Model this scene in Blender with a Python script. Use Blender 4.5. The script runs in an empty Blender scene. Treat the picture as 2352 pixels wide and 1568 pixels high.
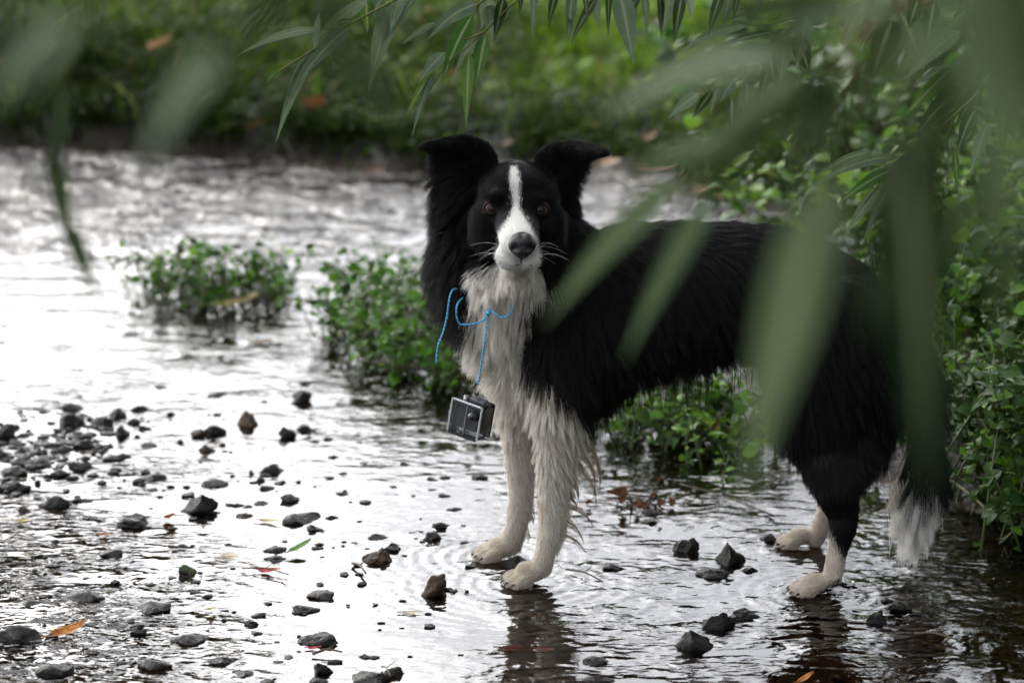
import bpy, bmesh, math, random
import numpy as np
from mathutils import Vector, Matrix, noise
from mathutils.kdtree import KDTree
R = math.radians
random.seed(7); rng = np.random.default_rng(7)
S = bpy.context.scene
COL = S.collection

# ------------------------------------------------------------------ camera
CAM = Vector((0.0, -4.1, 1.32)); PITCH = R(13.5); FPX = 2352*100/36.0
cd = bpy.data.cameras.new('camera'); cam = bpy.data.objects.new('camera', cd); COL.objects.link(cam)
cam.location = CAM; cam.rotation_euler = (math.pi/2-PITCH, 0, 0)
cd.lens = 100; cd.sensor_width = 36; cd.clip_start = 0.05; cd.clip_end = 2000
cd.dof.use_dof = True; cd.dof.focus_distance = 4.02; cd.dof.aperture_fstop = 4.0
S.camera = cam

# ------------------------------------------------------------------ world, sun, exposure
SUN_EL, SUN_AZ = R(32), R(322)      # azimuth clockwise from +Y
w = bpy.data.worlds.new("World"); S.world = w; w.use_nodes = True
nt = w.node_tree; nt.nodes.clear()
sky = nt.nodes.new('ShaderNodeTexSky'); sky.sky_type = 'NISHITA'; sky.sun_disc = False
sky.sun_elevation = SUN_EL; sky.sun_rotation = SUN_AZ; sky.air_density = 1.0; sky.dust_density = 8.0; sky.ozone_density = 1.0
hs = nt.nodes.new('ShaderNodeHueSaturation'); hs.inputs['Saturation'].default_value = 0.16
bg = nt.nodes.new('ShaderNodeBackground'); bg.inputs['Strength'].default_value = 0.15
wo = nt.nodes.new('ShaderNodeOutputWorld')
cl = nt.nodes.new('ShaderNodeMix'); cl.data_type = 'RGBA'; cl.inputs[0].default_value = .5; cl.inputs[7].default_value = (4.2, 4.45, 5.0, 1)   # even cloud cover
nt.links.new(sky.outputs[0], hs.inputs['Color']); nt.links.new(hs.outputs[0], cl.inputs[6]); nt.links.new(cl.outputs[2], bg.inputs['Color']); nt.links.new(bg.outputs[0], wo.inputs['Surface'])
sl = bpy.data.lights.new('sun', 'SUN'); sl.energy = 0.5; sl.angle = R(70); sl.color = (1.0, 0.96, 0.9)
so = bpy.data.objects.new('sun', sl); COL.objects.link(so)
sdir = Vector((math.sin(SUN_AZ)*math.cos(SUN_EL), math.cos(SUN_AZ)*math.cos(SUN_EL), math.sin(SUN_EL)))
so.rotation_euler = sdir.to_track_quat('Z', 'Y').to_euler(); so.location = sdir*20
S.view_settings.view_transform = 'Standard'; S.view_settings.look = 'None'
S.view_settings.exposure = 1.93; S.view_settings.gamma = 1.0; S.view_settings.use_curve_mapping = False
S.render.engine = 'CYCLES'
cy = S.cycles
cy.use_denoising = True; cy.max_bounces = 7; cy.diffuse_bounces = 3; cy.glossy_bounces = 3
cy.transmission_bounces = 4; cy.transparent_max_bounces = 8; cy.caustics_reflective = False; cy.caustics_refractive = False
cy.sample_clamp_indirect = 8
try: S.cycles_curves.shape = 'RIBBONS'
except Exception: pass

# ------------------------------------------------------------------ geometry of the view (pixels of a 2352 x 1568 picture)
CF = Vector((0, math.cos(PITCH), -math.sin(PITCH))); CU = Vector((0, math.sin(PITCH), math.cos(PITCH)))
def ray(px, py): return Vector(((px-1176)/FPX, 0, 0)) + CF - CU*((py-784)/FPX)
def at(px, py, Y):
    d = ray(px, py); return CAM + d*((Y-CAM.y)/d.y)
def gnd(px, py, z=0.0):
    d = ray(px, py); return CAM + d*((z-CAM.z)/d.z)
def mpp(Y): return (Y-CAM.y)/math.cos(R(16))/FPX       # metres per pixel at depth Y (about)
def proj(P):
    Q = P - np.array(CAM); f = Q@np.array(CF); u = Q@np.array(CU)
    return 1176+FPX*Q[:, 0]/f, 784-FPX*u/f

# ------------------------------------------------------------------ helpers
def tag(o, label=None, cat=None, group=None, kind=None):
    if label: o['label'] = label
    if cat: o['category'] = cat
    if group: o['group'] = group
    if kind: o['kind'] = kind
    return o
def link(name, me, parent=None, mat=None, smooth=True):
    o = bpy.data.objects.new(name, me); COL.objects.link(o)
    if mat is not None and len(me.materials) == 0: me.materials.append(mat)
    if parent is not None: o.parent = parent
    return o
def mesh(name, v, f, mat=None, smooth=True):
    me = bpy.data.meshes.new(name); me.from_pydata([tuple(p) for p in v], [], f)
    if smooth: me.polygons.foreach_set('use_smooth', [True]*len(me.polygons))
    if mat: me.materials.append(mat)
    me.update(); return me
def fastmesh(name, v, quads, mat=None, smooth=False):
    """v (n,3) array, quads (m,k) array"""
    me = bpy.data.meshes.new(name); n, k = quads.shape
    me.vertices.add(len(v)); me.vertices.foreach_set('co', np.asarray(v, np.float32).ravel())
    me.loops.add(n*k); me.loops.foreach_set('vertex_index', quads.astype(np.int32).ravel())
    me.polygons.add(n); me.polygons.foreach_set('loop_start', np.arange(0, n*k, k, dtype=np.int32))
    me.polygons.foreach_set('use_smooth', np.full(n, smooth))
    if mat: me.materials.append(mat)
    me.update(calc_edges=True); me.validate(); return me
def empty(name, loc, **k):
    o = bpy.data.objects.new(name, None); COL.objects.link(o); o.location = loc; o.empty_display_size = .05
    return tag(o, **k)
def local(o, pts):
    L = o.location; return [Vector(p)-L for p in pts]
def tube(pts, rads, n=6):
    v = []; f = []; pts = [Vector(p) for p in pts]
    for i, p in enumerate(pts):
        t = (pts[min(i+1, len(pts)-1)]-pts[max(i-1, 0)]).normalized()
        a = t.cross(Vector((.3, .9, .2))).normalized(); b = t.cross(a)
        r = rads[i] if hasattr(rads, '__len__') else rads
        for k in range(n):
            an = 2*math.pi*k/n; v.append(p+a*r*math.cos(an)+b*r*math.sin(an))
    for i in range(len(pts)-1):
        for k in range(n):
            f.append((i*n+k, i*n+(k+1) % n, (i+1)*n+(k+1) % n, (i+1)*n+k))
    f.append(tuple(range(n))[::-1]); f.append(tuple((len(pts)-1)*n+k for k in range(n)))
    return v, f
def smoothline(pts, m=6):
    P = [Vector(p) for p in pts]; P = [P[0]*2-P[1]]+P+[P[-1]*2-P[-2]]; out = []
    for i in range(1, len(P)-2):
        for k in range(m):
            t = k/m; a, b, c, d = P[i-1:i+3]
            out.append(.5*((2*b)+(c-a)*t+(2*a-5*b+4*c-d)*t*t+(3*b-a-3*c+d)*t**3))
    out.append(P[-2]); return out
def vnoise(P, sc, seed=0.0):
    return np.array([noise.noise(Vector((p[0]*sc+seed, p[1]*sc-seed, p[2]*sc+2*seed))) for p in P])
# cheap vectorised 2D value noise
_T = rng.random((256, 256))
def n2(x, y, sc, s=0):
    x = x*sc+s*17.3+500; y = y*sc+s*9.1+500; xi = np.floor(x).astype(int); yi = np.floor(y).astype(int); fx = x-xi; fy = y-yi
    fx = fx*fx*(3-2*fx); fy = fy*fy*(3-2*fy); g = lambda a, b: _T[a & 255, b & 255]
    return (g(xi, yi)*(1-fx)+g(xi+1, yi)*fx)*(1-fy)+(g(xi, yi+1)*(1-fx)+g(xi+1, yi+1)*fx)*fy
def inpoly(x, y, poly):
    r = np.zeros(np.shape(x), bool); n = len(poly)
    for i in range(n):
        x1, y1 = poly[i]; x2, y2 = poly[(i+1) % n]
        if y1 == y2: continue
        c = ((y1 > y) != (y2 > y)) & (x < (x2-x1)*(y-y1)/(y2-y1)+x1); r ^= c
    return r
def sdpoly(x, y, poly):
    d = np.full(np.shape(x), 1e9); n = len(poly)
    for i in range(n):
        ax, ay = poly[i]; bx, by = poly[(i+1) % n]; ex, ey = bx-ax, by-ay
        t = np.clip(((x-ax)*ex+(y-ay)*ey)/(ex*ex+ey*ey+1e-12), 0, 1)
        d = np.minimum(d, np.hypot(x-ax-t*ex, y-ay-t*ey))
    return np.where(inpoly(x, y, poly), -d, d)      # negative inside
def sst(a, b, x):
    t = np.clip((x-a)/(b-a), 0, 1); return t*t*(3-2*t)

# ------------------------------------------------------------------ materials
class NT:
    def __init__(s, name):
        s.m = bpy.data.materials.new(name); s.m.use_nodes = True; s.t = s.m.node_tree; s.t.nodes.clear()
        s.out = s.t.nodes.new('ShaderNodeOutputMaterial')
    def n(s, typ, **k):
        nd = s.t.nodes.new(typ)
        for a, b in k.items():
            if a.startswith('i_'):
                key = a[2:]; key = int(key) if key.isdigit() else key.replace('_', ' ')
                nd.inputs[key].default_value = b
            else: setattr(nd, a, b)
        return nd
    def l(s, a, b): s.t.links.new(a, b)
    def ramp(s, src, stops, interp='LINEAR'):
        r = s.n('ShaderNodeValToRGB'); r.color_ramp.interpolation = interp; e = r.color_ramp.elements
        while len(e) > 1: e.remove(e[-1])
        e[0].position = stops[0][0]; e[0].color = (*stops[0][1], 1)
        for p, c in stops[1:]:
            q = e.new(p); q.color = (*c, 1)
        s.l(src, r.inputs[0]); return r.outputs[0]
    def noise(s, scale, detail=3, vec=None, rough=.55):
        nd = s.n('ShaderNodeTexNoise'); nd.inputs['Scale'].default_value = scale; nd.inputs['Detail'].default_value = detail; nd.inputs['Roughness'].default_value = rough
        if vec is not None: s.l(vec, nd.inputs['Vector'])
        return nd.outputs[0]
    def pos(s): return s.n('ShaderNodeNewGeometry').outputs['Position']
    def obj(s): return s.n('ShaderNodeTexCoord').outputs['Object']
    def bump(s, h, strength, dist):
        b = s.n('ShaderNodeBump'); b.inputs['Strength'].default_value = strength; b.inputs['Distance'].default_value = dist; s.l(h, b.inputs['Height']); return b.outputs[0]
    def pbsdf(s, col, rough=.5, nrm=None, spec=.5, **k):
        b = s.n('ShaderNodeBsdfPrincipled')
        if isinstance(col, tuple): b.inputs['Base Color'].default_value = (*col, 1)
        else: s.l(col, b.inputs['Base Color'])
        if isinstance(rough, (int, float)): b.inputs['Roughness'].default_value = rough
        else: s.l(rough, b.inputs['Roughness'])
        b.inputs['Specular IOR Level'].default_value = spec
        if nrm is not None: s.l(nrm, b.inputs['Normal'])
        for a, v in k.items(): b.inputs[a.replace('_', ' ')].default_value = v
        return b.outputs[0]
    def mix(s, f, a, b):
        m = s.n('ShaderNodeMixShader')
        if isinstance(f, (int, float)): m.inputs[0].default_value = f
        else: s.l(f, m.inputs[0])
        s.l(a, m.inputs[1]); s.l(b, m.inputs[2]); return m.outputs[0]
    def mixc(s, f, a, b, mode='MIX'):
        m = s.n('ShaderNodeMix', data_type='RGBA', blend_type=mode)
        for v, i in ((f, 0), (a, 6), (b, 7)):
            if isinstance(v, (int, float)): m.inputs[i].default_value = v
            elif isinstance(v, tuple): m.inputs[i].default_value = (*v, 1)
            else: s.l(v, m.inputs[i])
        return m.outputs[2]
    def math(s, op, a, b=0.0, c=None):
        m = s.n('ShaderNodeMath', operation=op)
        for v, i in ((a, 0), (b, 1)) + (((c, 2),) if c is not None else ()):
            if isinstance(v, (int, float)): m.inputs[i].default_value = v
            else: s.l(v, m.inputs[i])
        return m.outputs[0]
    def done(s, sh): s.l(sh, s.out.inputs['Surface']); return s.m

def leaf_mat(name, top, under, var=.35, rough=.4, trans=.25, spots=None, scale=60, spec=.22):
    m = NT(name); p = m.pos(); oi = m.n('ShaderNodeObjectInfo')
    back = m.n('ShaderNodeNewGeometry').outputs['Backfacing']
    c = m.mixc(back, top, under)
    f = m.math('MULTIPLY_ADD', m.noise(scale, 3, p), 1.0, -.5); f = m.math('ADD', f, m.math('MULTIPLY_ADD', oi.outputs['Random'], .8, -.4))
    hv = m.n('ShaderNodeHueSaturation'); m.l(c, hv.inputs['Color'])
    m.l(m.math('MULTIPLY_ADD', f, var*2, 1.0), hv.inputs['Value']); m.l(m.math('MULTIPLY_ADD', f, -.05, .5), hv.inputs['Hue'])
    col = hv.outputs[0]
    if spots: col = m.mixc(m.ramp(m.noise(spots[1], 4, p, .7), [(.56, (0, 0, 0)), (.68, (1, 1, 1))]), col, spots[0])
    if 'willow' in name:
        at_r = m.n('ShaderNodeAttribute'); at_r.attribute_name = 'rib'
        col = m.mixc(m.ramp(at_r.outputs['Fac'], [(.80, (0, 0, 0)), (.93, (.75, .75, .75))]), col, (.24, .27, .15))
    nb = m.bump(m.noise(scale*6, 2, p), .35, .0006)
    a = m.pbsdf(col, rough, nb, spec)
    t = m.n('ShaderNodeBsdfTranslucent'); m.l(col, t.inputs[0])
    return m.done(m.mix(trans, a, t.outputs[0]))
M = {}
M['willow'] = leaf_mat('willow_leaf', (.115, .165, .095), (.17, .215, .155), .3, .45, .3, scale=90)
M['willow_bright'] = leaf_mat('willow_leaf_bright', (.055, .115, .022), (.10, .16, .07), .25, .4, .4, scale=90)
M['willow_near'] = leaf_mat('willow_leaf_pale', (.105, .15, .068), (.13, .17, .095), .15, .5, .12, scale=50)
M['willow_dark'] = leaf_mat('willow_leaf_dark', (.028, .055, .015), (.06, .085, .05), .25, .5, .2, scale=50)
M['willow_pale'] = leaf_mat('willow_leaf_grey', (.19, .24, .16), (.23, .27, .20), .15, .5, .12, scale=50)
M['near_dark'] = leaf_mat('willow_leaf_dim', (.018, .036, .010), (.03, .045, .02), .15, .6, .05, scale=50, spec=.1)
M['near_mid'] = leaf_mat('willow_leaf_mid', (.034, .060, .018), (.05, .075, .03), .15, .6, .08, scale=50, spec=.1)
M['cress'] = leaf_mat('cress_leaf', (.10, .24, .012), (.10, .19, .025), .5, .42, .35, scale=25, spec=.2)
M['cress_dark'] = leaf_mat('cress_leaf_dark', (.028, .07, .012), (.03, .055, .015), .5, .5, .15, scale=25, spec=.14)
M['grass'] = None
M['rust'] = leaf_mat('withered_leaf', (.065, .026, .012), (.06, .03, .016), .4, .6, .1)

def simple(name, col, rough=.5, spec=.5, var=.3, sc=30, bump=0, bs=200, col2=None, **k):
    m = NT(name); p = m.obj(); c2 = col2 or tuple(c*(1-var) for c in col)
    c = m.mixc(m.ramp(m.noise(sc, 4, p), [(.35, (0, 0, 0)), (.65, (1, 1, 1))]), c2, col)
    nb = m.bump(m.noise(bs, 4, p), 1.0, bump) if bump else None
    return m.done(m.pbsdf(c, rough, nb, spec, **k))
M['twig'] = simple('green_twig', (.10, .11, .025), .6, .2)
M['twig_brown'] = simple('brown_twig', (.07, .045, .025), .6)
M['stem'] = simple('plant_stem', (.09, .13, .03), .45)

# ------------------------------------------------------------------ ground: stream bed, spit, banks as one sheet
def gp(*pts): return [tuple(gnd(x, y).xy) for x, y in pts]
SPIT = gp((735, 745), (800, 830), (900, 870), (1010, 885), (1200, 930), (1400, 1000), (1600, 1040), (1750, 1085), (1900, 1130), (2180, 1212), (2352, 1290)) + [(1.4, -.3), (4, -1.5), (9, -1), (9, 4.2), (2.2, 3.6), (1.3, 2.9), (.75, 2.35), (.2, 2.0), (-.2, 1.75), (-.42, 1.6)]
ISLE = gp((330, 690), (360, 715), (450, 722), (560, 712), (690, 690), (700, 650), (560, 610), (380, 640))
MUDFLAT = gp((560, 372), (760, 425), (960, 405), (1350, 400), (1700, 480), (1900, 500), (1900, 320), (560, 320))
FAR = [(-60, 3.95), (-2.2, 3.75), (-1.2, 3.72), (-.5, 3.6), (0.2, 3.35), (.6, 3.0), (1.1, 2.85), (60, 2.4), (60, 400), (-60, 400)]
def fard(x, y): return sdpoly(x, y, FAR)+(.75*(n2(x, y, 1.5, 9)-.5)+.3*(n2(x, y, 4.5, 8)-.5))*sst(-1.2, .2, x)*sst(6, 3, np.abs(y-3.5))
def height(x, y):
    h = -.042+.02*(n2(x, y, 3.1)-.5)+.012*(n2(x, y, 9, 3)-.5)+.01*(n2(x, y, 27, 5)-.5)
    rough = .02*(n2(x, y, 6, 1)-.5)+.012*(n2(x, y, 19, 2)-.5)+.008*(n2(x, y, 45, 4)-.5)
    d = sdpoly(x, y, SPIT); h = np.maximum(h, -.045+.062*sst(.03, -.16, d)+.22*sst(0, -2.5, d)*(x > 0)+rough*sst(.05, -.05, d))
    d = sdpoly(x, y, ISLE); h = np.maximum(h, -.045+.062*sst(.04, -.10, d)+rough*sst(.05, -.05, d))
    d = sdpoly(x, y, MUDFLAT); h = np.maximum(h, -.045+.054*sst(.15, -.15, d)+rough*1.7*sst(.05, -.05, d))
    f = fard(x, y); s = np.maximum(-f, 0)
    left = sst(.3, -.8, x)
    step = .05+.05*left
    bank = -.045+step*sst(.08, -.10-.1*(1-left), f)+(.065+.03*left)*s*sst(0, .4, s)*np.exp(-s/60)+(.10*(n2(x, y, 1.3, 6)-.5)+.05*(n2(x, y, 4, 7)-.5))*sst(0, .5, s)
    h = np.maximum(h, np.where(f < .1, bank+rough, -1))
    # this side, behind the camera and to the left, outside the picture
    h = np.maximum(h, -.045+.4*sst(-4.0, -8.0, y)); h = np.maximum(h, -.045+.5*sst(-5, -9, x))
    return h
def axis(lo, hi, step, far, g=1.18):
    a = list(np.arange(lo, hi+1e-6, step)); s = step; v = hi
    while v < far: s *= g; v += s; a.append(v)
    s = step; v = lo; b = []
    while v > -far: s *= g; v -= s; b.append(v)
    return np.array(b[::-1]+a)
def grid(xs, ys, zf):
    X, Y = np.meshgrid(xs, ys); x = X.ravel(); y = Y.ravel(); z = zf(x, y); nx, ny = len(xs), len(ys)
    i = np.arange(nx-1)[None, :]+np.arange(ny-1)[:, None]*nx; i = i.ravel()
    return np.stack([x, y, z], 1), np.stack([i, i+1, i+1+nx, i+nx], 1)
gv, gf = grid(axis(-1.9, 2.2, .022, 500), axis(-1.3, 4.8, .022, 500), height)
m = NT('wet_ground'); p = m.pos(); z = m.n('ShaderNodeSeparateXYZ'); m.l(p, z.inputs[0])
under = m.ramp(z.outputs[2], [(0.0, (1, 1, 1)), (.5, (1, 1, 1)), (.504, (0, 0, 0))])
zz = m.math('ADD', z.outputs[2], .5); under = m.ramp(zz, [(.49, (1, 1, 1)), (.51, (0, 0, 0))])
vor = m.n('ShaderNodeTexVoronoi'); vor.inputs['Scale'].default_value = 45; m.l(p, vor.inputs['Vector'])
peb = m.ramp(m.noise(38, 4, p, .7), [(.3, (.012, .007, .004)), (.5, (.05, .028, .012)), (.65, (.10, .055, .022)), (.8, (.16, .12, .07))])
mud = m.ramp(m.noise(14, 5, p, .65), [(.3, (.007, .006, .005)), (.55, (.020, .015, .011)), (.75, (.045, .034, .026))])
soil = m.ramp(m.noise(3, 5, p, .65), [(.3, (.010, .012, .005)), (.55, (.022, .026, .009)), (.75, (.045, .034, .024))])
far_m = m.ramp(m.math('ADD', z.outputs[2], m.math('MULTIPLY', m.noise(6, 3, p), .08)), [(.07, (0, 0, 0)), (.13, (1, 1, 1))])
c = m.mixc(far_m, mud, soil); c = m.mixc(under, c, peb)
rg = m.ramp(m.noise(25, 4, p), [(.4, (.32, .32, .32)), (.65, (.75, .75, .75))])
nb = m.bump(m.noise(55, 5, p, .6), .8, .012)
rg = m.math('MAXIMUM', rg, m.math('MULTIPLY', far_m, .9))
sh = m.mix(far_m, m.pbsdf(c, rg, nb, .22), m.pbsdf(c, .95, nb, .03))
M['ground'] = m.done(sh)
tag(link('ground', fastmesh('ground', gv, gf, M['ground'], True)), kind='structure')

# ------------------------------------------------------------------ stones, their places first: x, waterline y, width, height (pixels)
def c5(x, y): return x*.4751, 823.2+y*.4751
STL = []   # (x, y, w, h, style, label, group)
def st5(x, y, w_, h_, label=None, style=0, group=None):
    a, b = c5(x, y); STL.append((a, b, w_*.4751, h_*.4751, style, label, group))
def sd(x, y, w_, h_, label=None, style=0, group=None): STL.append((x, y, w_, h_, style, label, group))
GL = 'stones gathered in the shallows at the left edge'
LL = 'small dark wet stone in the loose band at the left edge'
GM = 'stones scattered in the middle of the shallows'
st5(345, 325, 125, 75, 'broad dark wet stone below its twin at the upper left of the shallows')
st5(340, 255, 120, 50, 'dark wet stone heading the pile at the upper left of the shallows')
st5(490, 330, 110, 70, 'rounded dark stone right of the piled pair at upper left')
st5(565, 290, 80, 60, 'dark stone with a raised left tip at upper left')
st5(595, 385, 70, 75, 'upright dark stone below the upper left pile', 1)
st5(675, 255, 80, 35, 'low grey stone right of the upper left pile')
st5(775, 150, 75, 30, 'farthest low grey stone left of centre in the shallows')
st5(1045, 190, 95, 35, 'flat grey stone far out between the watercress and the shallows')
st5(1450, 220, 105, 85, 'round two-lobed grey stone nearest the larger watercress clump')
st5(1475, 130, 60, 25, 'faint low stone just behind the round grey stone')
st5(825, 280, 40, 30, 'tiny pale-topped pebble in open water left of centre')
st5(1195, 337, 90, 80, 'pale brown pointed stone standing in bright water', 2)
st5(1035, 375, 110, 70, 'dark humped stone beside the pale brown pointed stone')
st5(950, 385, 80, 50, 'rusty brown stone leaning on the dark humped stone', 3)
st5(1000, 460, 75, 55, 'dark wedge stone below the rusty brown stone', 3)
st5(1075, 425, 35, 25, 'tiny brown pebble right of the dark wedge stone', 3)
st5(1385, 395, 90, 85, 'blocky black stone left of its rounder neighbour, mid shallows')
st5(1470, 357, 80, 50, 'rounder black stone touching the blocky one, mid shallows')
for a in ((25, 390, 90, 90), (15, 480, 60, 50), (95, 460, 55, 35), (180, 460, 60, 40), (400, 440, 120, 60), (480, 450, 80, 40), (320, 450, 60, 35), (200, 525, 90, 50),
          (370, 530, 80, 45), (65, 570, 130, 60), (180, 610, 30, 30), (590, 490, 60, 35), (300, 570, 80, 40), (130, 515, 40, 22), (250, 480, 45, 25), (440, 465, 50, 25),
          (525, 435, 50, 28), (560, 545, 60, 20), (225, 575, 40, 22), (20, 600, 60, 30), (290, 390, 60, 26), (700, 345, 60, 28), (720, 435, 90, 22), (870, 410, 36, 22)):
    st5(*a, LL, 0, GL)
st5(60, 645, 150, 65, 'large low dark stone at the left edge below the stone band')
st5(260, 730, 140, 85, 'flat-topped dark stone overhanging its base at lower left of band', 1)
st5(385, 695, 80, 25, 'thin sliver of stone right of the flat-topped dark stone')
st5(120, 745, 60, 40, 'small stone with a reddish cap near the left edge', 3)
st5(645, 825, 150, 85, 'crumpled dark stone left of the tall peaked stone')
st5(960, 764, 170, 105, 'tall peaked dark stone with its mirror image below', 4)
st5(905, 672, 70, 28, 'low dark stone just behind the tall peaked stone')
st5(1400, 700, 90, 55, 'smooth half-dome black stone on the right of the peaked stone', 1)
st5(1035, 625, 120, 50, 'knobbly dark stone behind the tall peaked stone')
for a in ((1310, 560, 110, 60), (1255, 600, 50, 35), (1350, 610, 60, 25), (1290, 635, 80, 20), (1215, 565, 30, 35), (1440, 600, 30, 14), (1590, 585, 50, 14), (1605, 485, 60, 28), (1960, 520, 50, 25), (1900, 625, 40, 16), (1650, 660, 60, 14), (1150, 715, 60, 14), (1190, 722, 50, 18), (1260, 710, 70, 20), (1110, 712, 50, 12), (900, 625, 40, 16), (1520, 410, 60, 16), (735, 590, 120, 18)):
    st5(*a, 'small black stone in the scattered cluster in the middle shallows', 0, GM)
st5(1460, 800, 190, 60, 'long jagged grey stone left of the front paws')
st5(1520, 835, 75, 40, 'small grey stone against the long jagged one')
st5(1180, 770, 80, 20, 'low brown stone left of the long jagged grey stone', 3)
st5(1600, 772, 60, 12, 'thin flake of stone right of the long jagged grey stone')
st5(530, 957, 110, 35, 'low rounded stone with a bright water rim at lower left', 1)
st5(905, 1045, 90, 60, 'small dark stone with a green mossy top', 5)
st5(725, 1100, 50, 15, 'tiny stone at the centre of ripple rings')
st5(1000, 1158, 55, 25, 'small dark stone above the yellow leaf scrap')
st5(735, 1230, 165, 60, 'speckled domed stone in the lower left water', 1)
st5(400, 1172, 200, 40, 'long barely emerged stone washed by ripples, lower left', 1)
st5(160, 1205, 105, 40, 'low wet stone ringed by ripples near the left edge', 1)
st5(70, 1385, 220, 120, 'large glossy stone on the left edge beside the orange leaf', 1)
st5(650, 1312, 90, 30, 'small rippled-over stone right of the orange leaf', 1)
st5(250, 1545, 175, 85, 'black angular stone at the bottom left corner')
st5(435, 1432, 80, 22, 'faint low stone above the bottom left corner', 1)
st5(740, 1507, 165, 45, 'flat speckled stone near the bottom left', 1)
st5(920, 1387, 170, 45, 'spindle-shaped flat stone in calm water')
st5(1060, 1482, 130, 35, 'slanted thin stone in calm water near the bottom edge')
st5(1180, 1540, 90, 25, 'small flat stone on the bottom edge, left of centre')
st5(1530, 1387, 190, 75, 'lumpy double stone in calm water with a pink scrap under it')
st5(1765, 1450, 60, 28, 'small round pebble in calm water near the bottom')
st5(1560, 1532, 95, 75, 'jagged dark stone near the bottom left of centre')
st5(1800, 1580, 200, 70, 'wide stone cut by the bottom edge under a twig')
st5(1905, 1542, 100, 62, 'tilted black stone behind the wide bottom stone')
st5(1545, 1162, 130, 35, 'upper of two slim stones in the calm water')
st5(1480, 1232, 130, 45, 'lower of two slim stones in the calm water')
st5(1825, 1000, 130, 100, 'blocky brownish-black stone with a mirror image, left of the paws', 3)
st5(1895, 940, 80, 55, 'small dark stone behind the blocky brownish-black stone')
st5(1325, 937, 105, 30, 'flat blue-grey stone left of the floating green leaf', 1)
st5(1825, 872, 90, 22, 'faint flat stone above the blocky brownish-black stone')
for a in ((850, 935, 40, 14), (880, 912, 50, 16), (930, 908, 30, 10), (1125, 1018, 30, 9), (1680, 1196, 24, 12), (1815, 1192, 30, 9), (1130, 1226, 24, 9), (945, 1085, 50, 12), (960, 1040, 40, 10), (1250, 1250, 70, 14), (1215, 1290, 70, 30), (1240, 1335, 56, 18), (1540, 905, 50, 20), (1320, 982, 100, 12), (1290, 1570, 70, 18), (1540, 1573, 90, 16), (585, 1480, 60, 16), (20, 1085, 60, 22), (20, 990, 70, 28)):
    st5(*a, 'tiny dark pebble in the calm water of the lower left', 0, 'pebbles in the calm water')
sd(995, 1374, 68, 64, 'brown-topped cubic stone standing just left of the near front paw', 3)
sd(993, 1244, 38, 28, 'small square black stone left of the far front paw')
sd(1010, 1214, 42, 20, 'low dark stone above the small square black one')
sd(1043, 1174, 34, 11, 'dark sliver of stone behind the front paws')
sd(1178, 1306, 62, 42, 'black stone wedged between the two front paws')
sd(1575, 1272, 58, 46, 'small black stone halfway between front and hind paws')
sd(1680, 1302, 66, 56, 'slanted black stone left of the near hind paw', 4)
sd(1640, 1328, 76, 18, 'flat black stone below the slanted stone by the hind paw')
sd(1722, 1314, 34, 14, 'pebble between the slanted stone and the near hind paw')
sd(1650, 1452, 72, 60, 'squarish glossy stone under the near hind paw')
sd(1706, 1424, 66, 30, 'low wet stone touching the squarish glossy one')
sd(1593, 1503, 88, 54, 'triangular dark slate below the squarish glossy stone', 4)
sd(1768, 1245, 40, 26, 'black stone at the toes of the far hind paw')
sd(1372, 1572, 72, 26, 'dark stone cut by the bottom edge right of centre')
sd(1365, 1528, 62, 18, 'thin dark stone above the bottom edge right of centre')
sd(2012, 1436, 56, 40, 'dark stone in ripples below the tail tip')
sd(2068, 1408, 52, 28, 'smaller dark stone in ripples below the tail tip')
sd(2187, 1590, 66, 44, 'round grey pebble on the bottom edge at the right', 1)
sd(2040, 1385, 30, 14, 'pebble directly under the tail tip')
sd(1100, 1100, 40, 10, 'faint pebble behind the far front leg')
sd(1490, 1203, 40, 14, 'pebble under the brown plant debris')
sd(1410, 1308, 46, 12, 'thin black pebble right of the near front paw')
sd(1500, 1182, 50, 16, 'dark clod beside the brown plant debris')
LANDMARKS = [(c5(960, 720), 'tall peaked stone'), (c5(1195, 300), 'pale brown pointed stone'), (c5(260, 690), 'flat-topped dark stone'), (c5(1450, 915), 'floating green leaf'), (c5(330, 1310), 'orange leaf'),
             (c5(905, 1010), 'mossy-topped stone'), (c5(1530, 1350), 'lumpy double stone'), (c5(920, 1365), 'spindle-shaped stone'), (c5(60, 610), 'large left-edge stone'), (c5(1400, 675), 'half-dome black stone'),
             (c5(1825, 950), 'blocky brownish-black stone'), (c5(1460, 775), 'long jagged grey stone'), (c5(350, 280), 'piled dark pair'), (c5(1385, 355), 'blocky black stone')]
_d = {}
for i, t in enumerate(STL):
    if t[6]:
        k = min(range(len(LANDMARKS)), key=lambda q: math.hypot(t[0]-LANDMARKS[q][0][0], 1.6*(t[1]-LANDMARKS[q][0][1]))); lx, ly = LANDMARKS[k][0]
        dx_, dy_ = t[0]-lx, t[1]-ly; dr = ('right of' if dx_ > 0 else 'left of') if abs(dx_) > abs(dy_)*1.2 else ('below' if dy_ > 0 else 'above')
        _d.setdefault((k, dr), []).append((math.hypot(dx_, dy_), i))
for (k, dr), L in _d.items():
    for r_, (_, i) in enumerate(sorted(L)):
        t = STL[i]; adj = 'tiny' if t[2] < 22 else 'small'
        STL[i] = t[:5]+('%s dark wet stone %s the %s%s' % (adj, dr, LANDMARKS[k][1], '' if len(L) == 1 else ', '+['nearest', 'second nearest', 'third nearest', 'fourth nearest', 'fifth nearest', 'sixth nearest', 'seventh nearest', 'eighth nearest', 'ninth nearest', 'tenth nearest'][r_]+' to it'),)+t[6:]
SMAT = []
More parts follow.
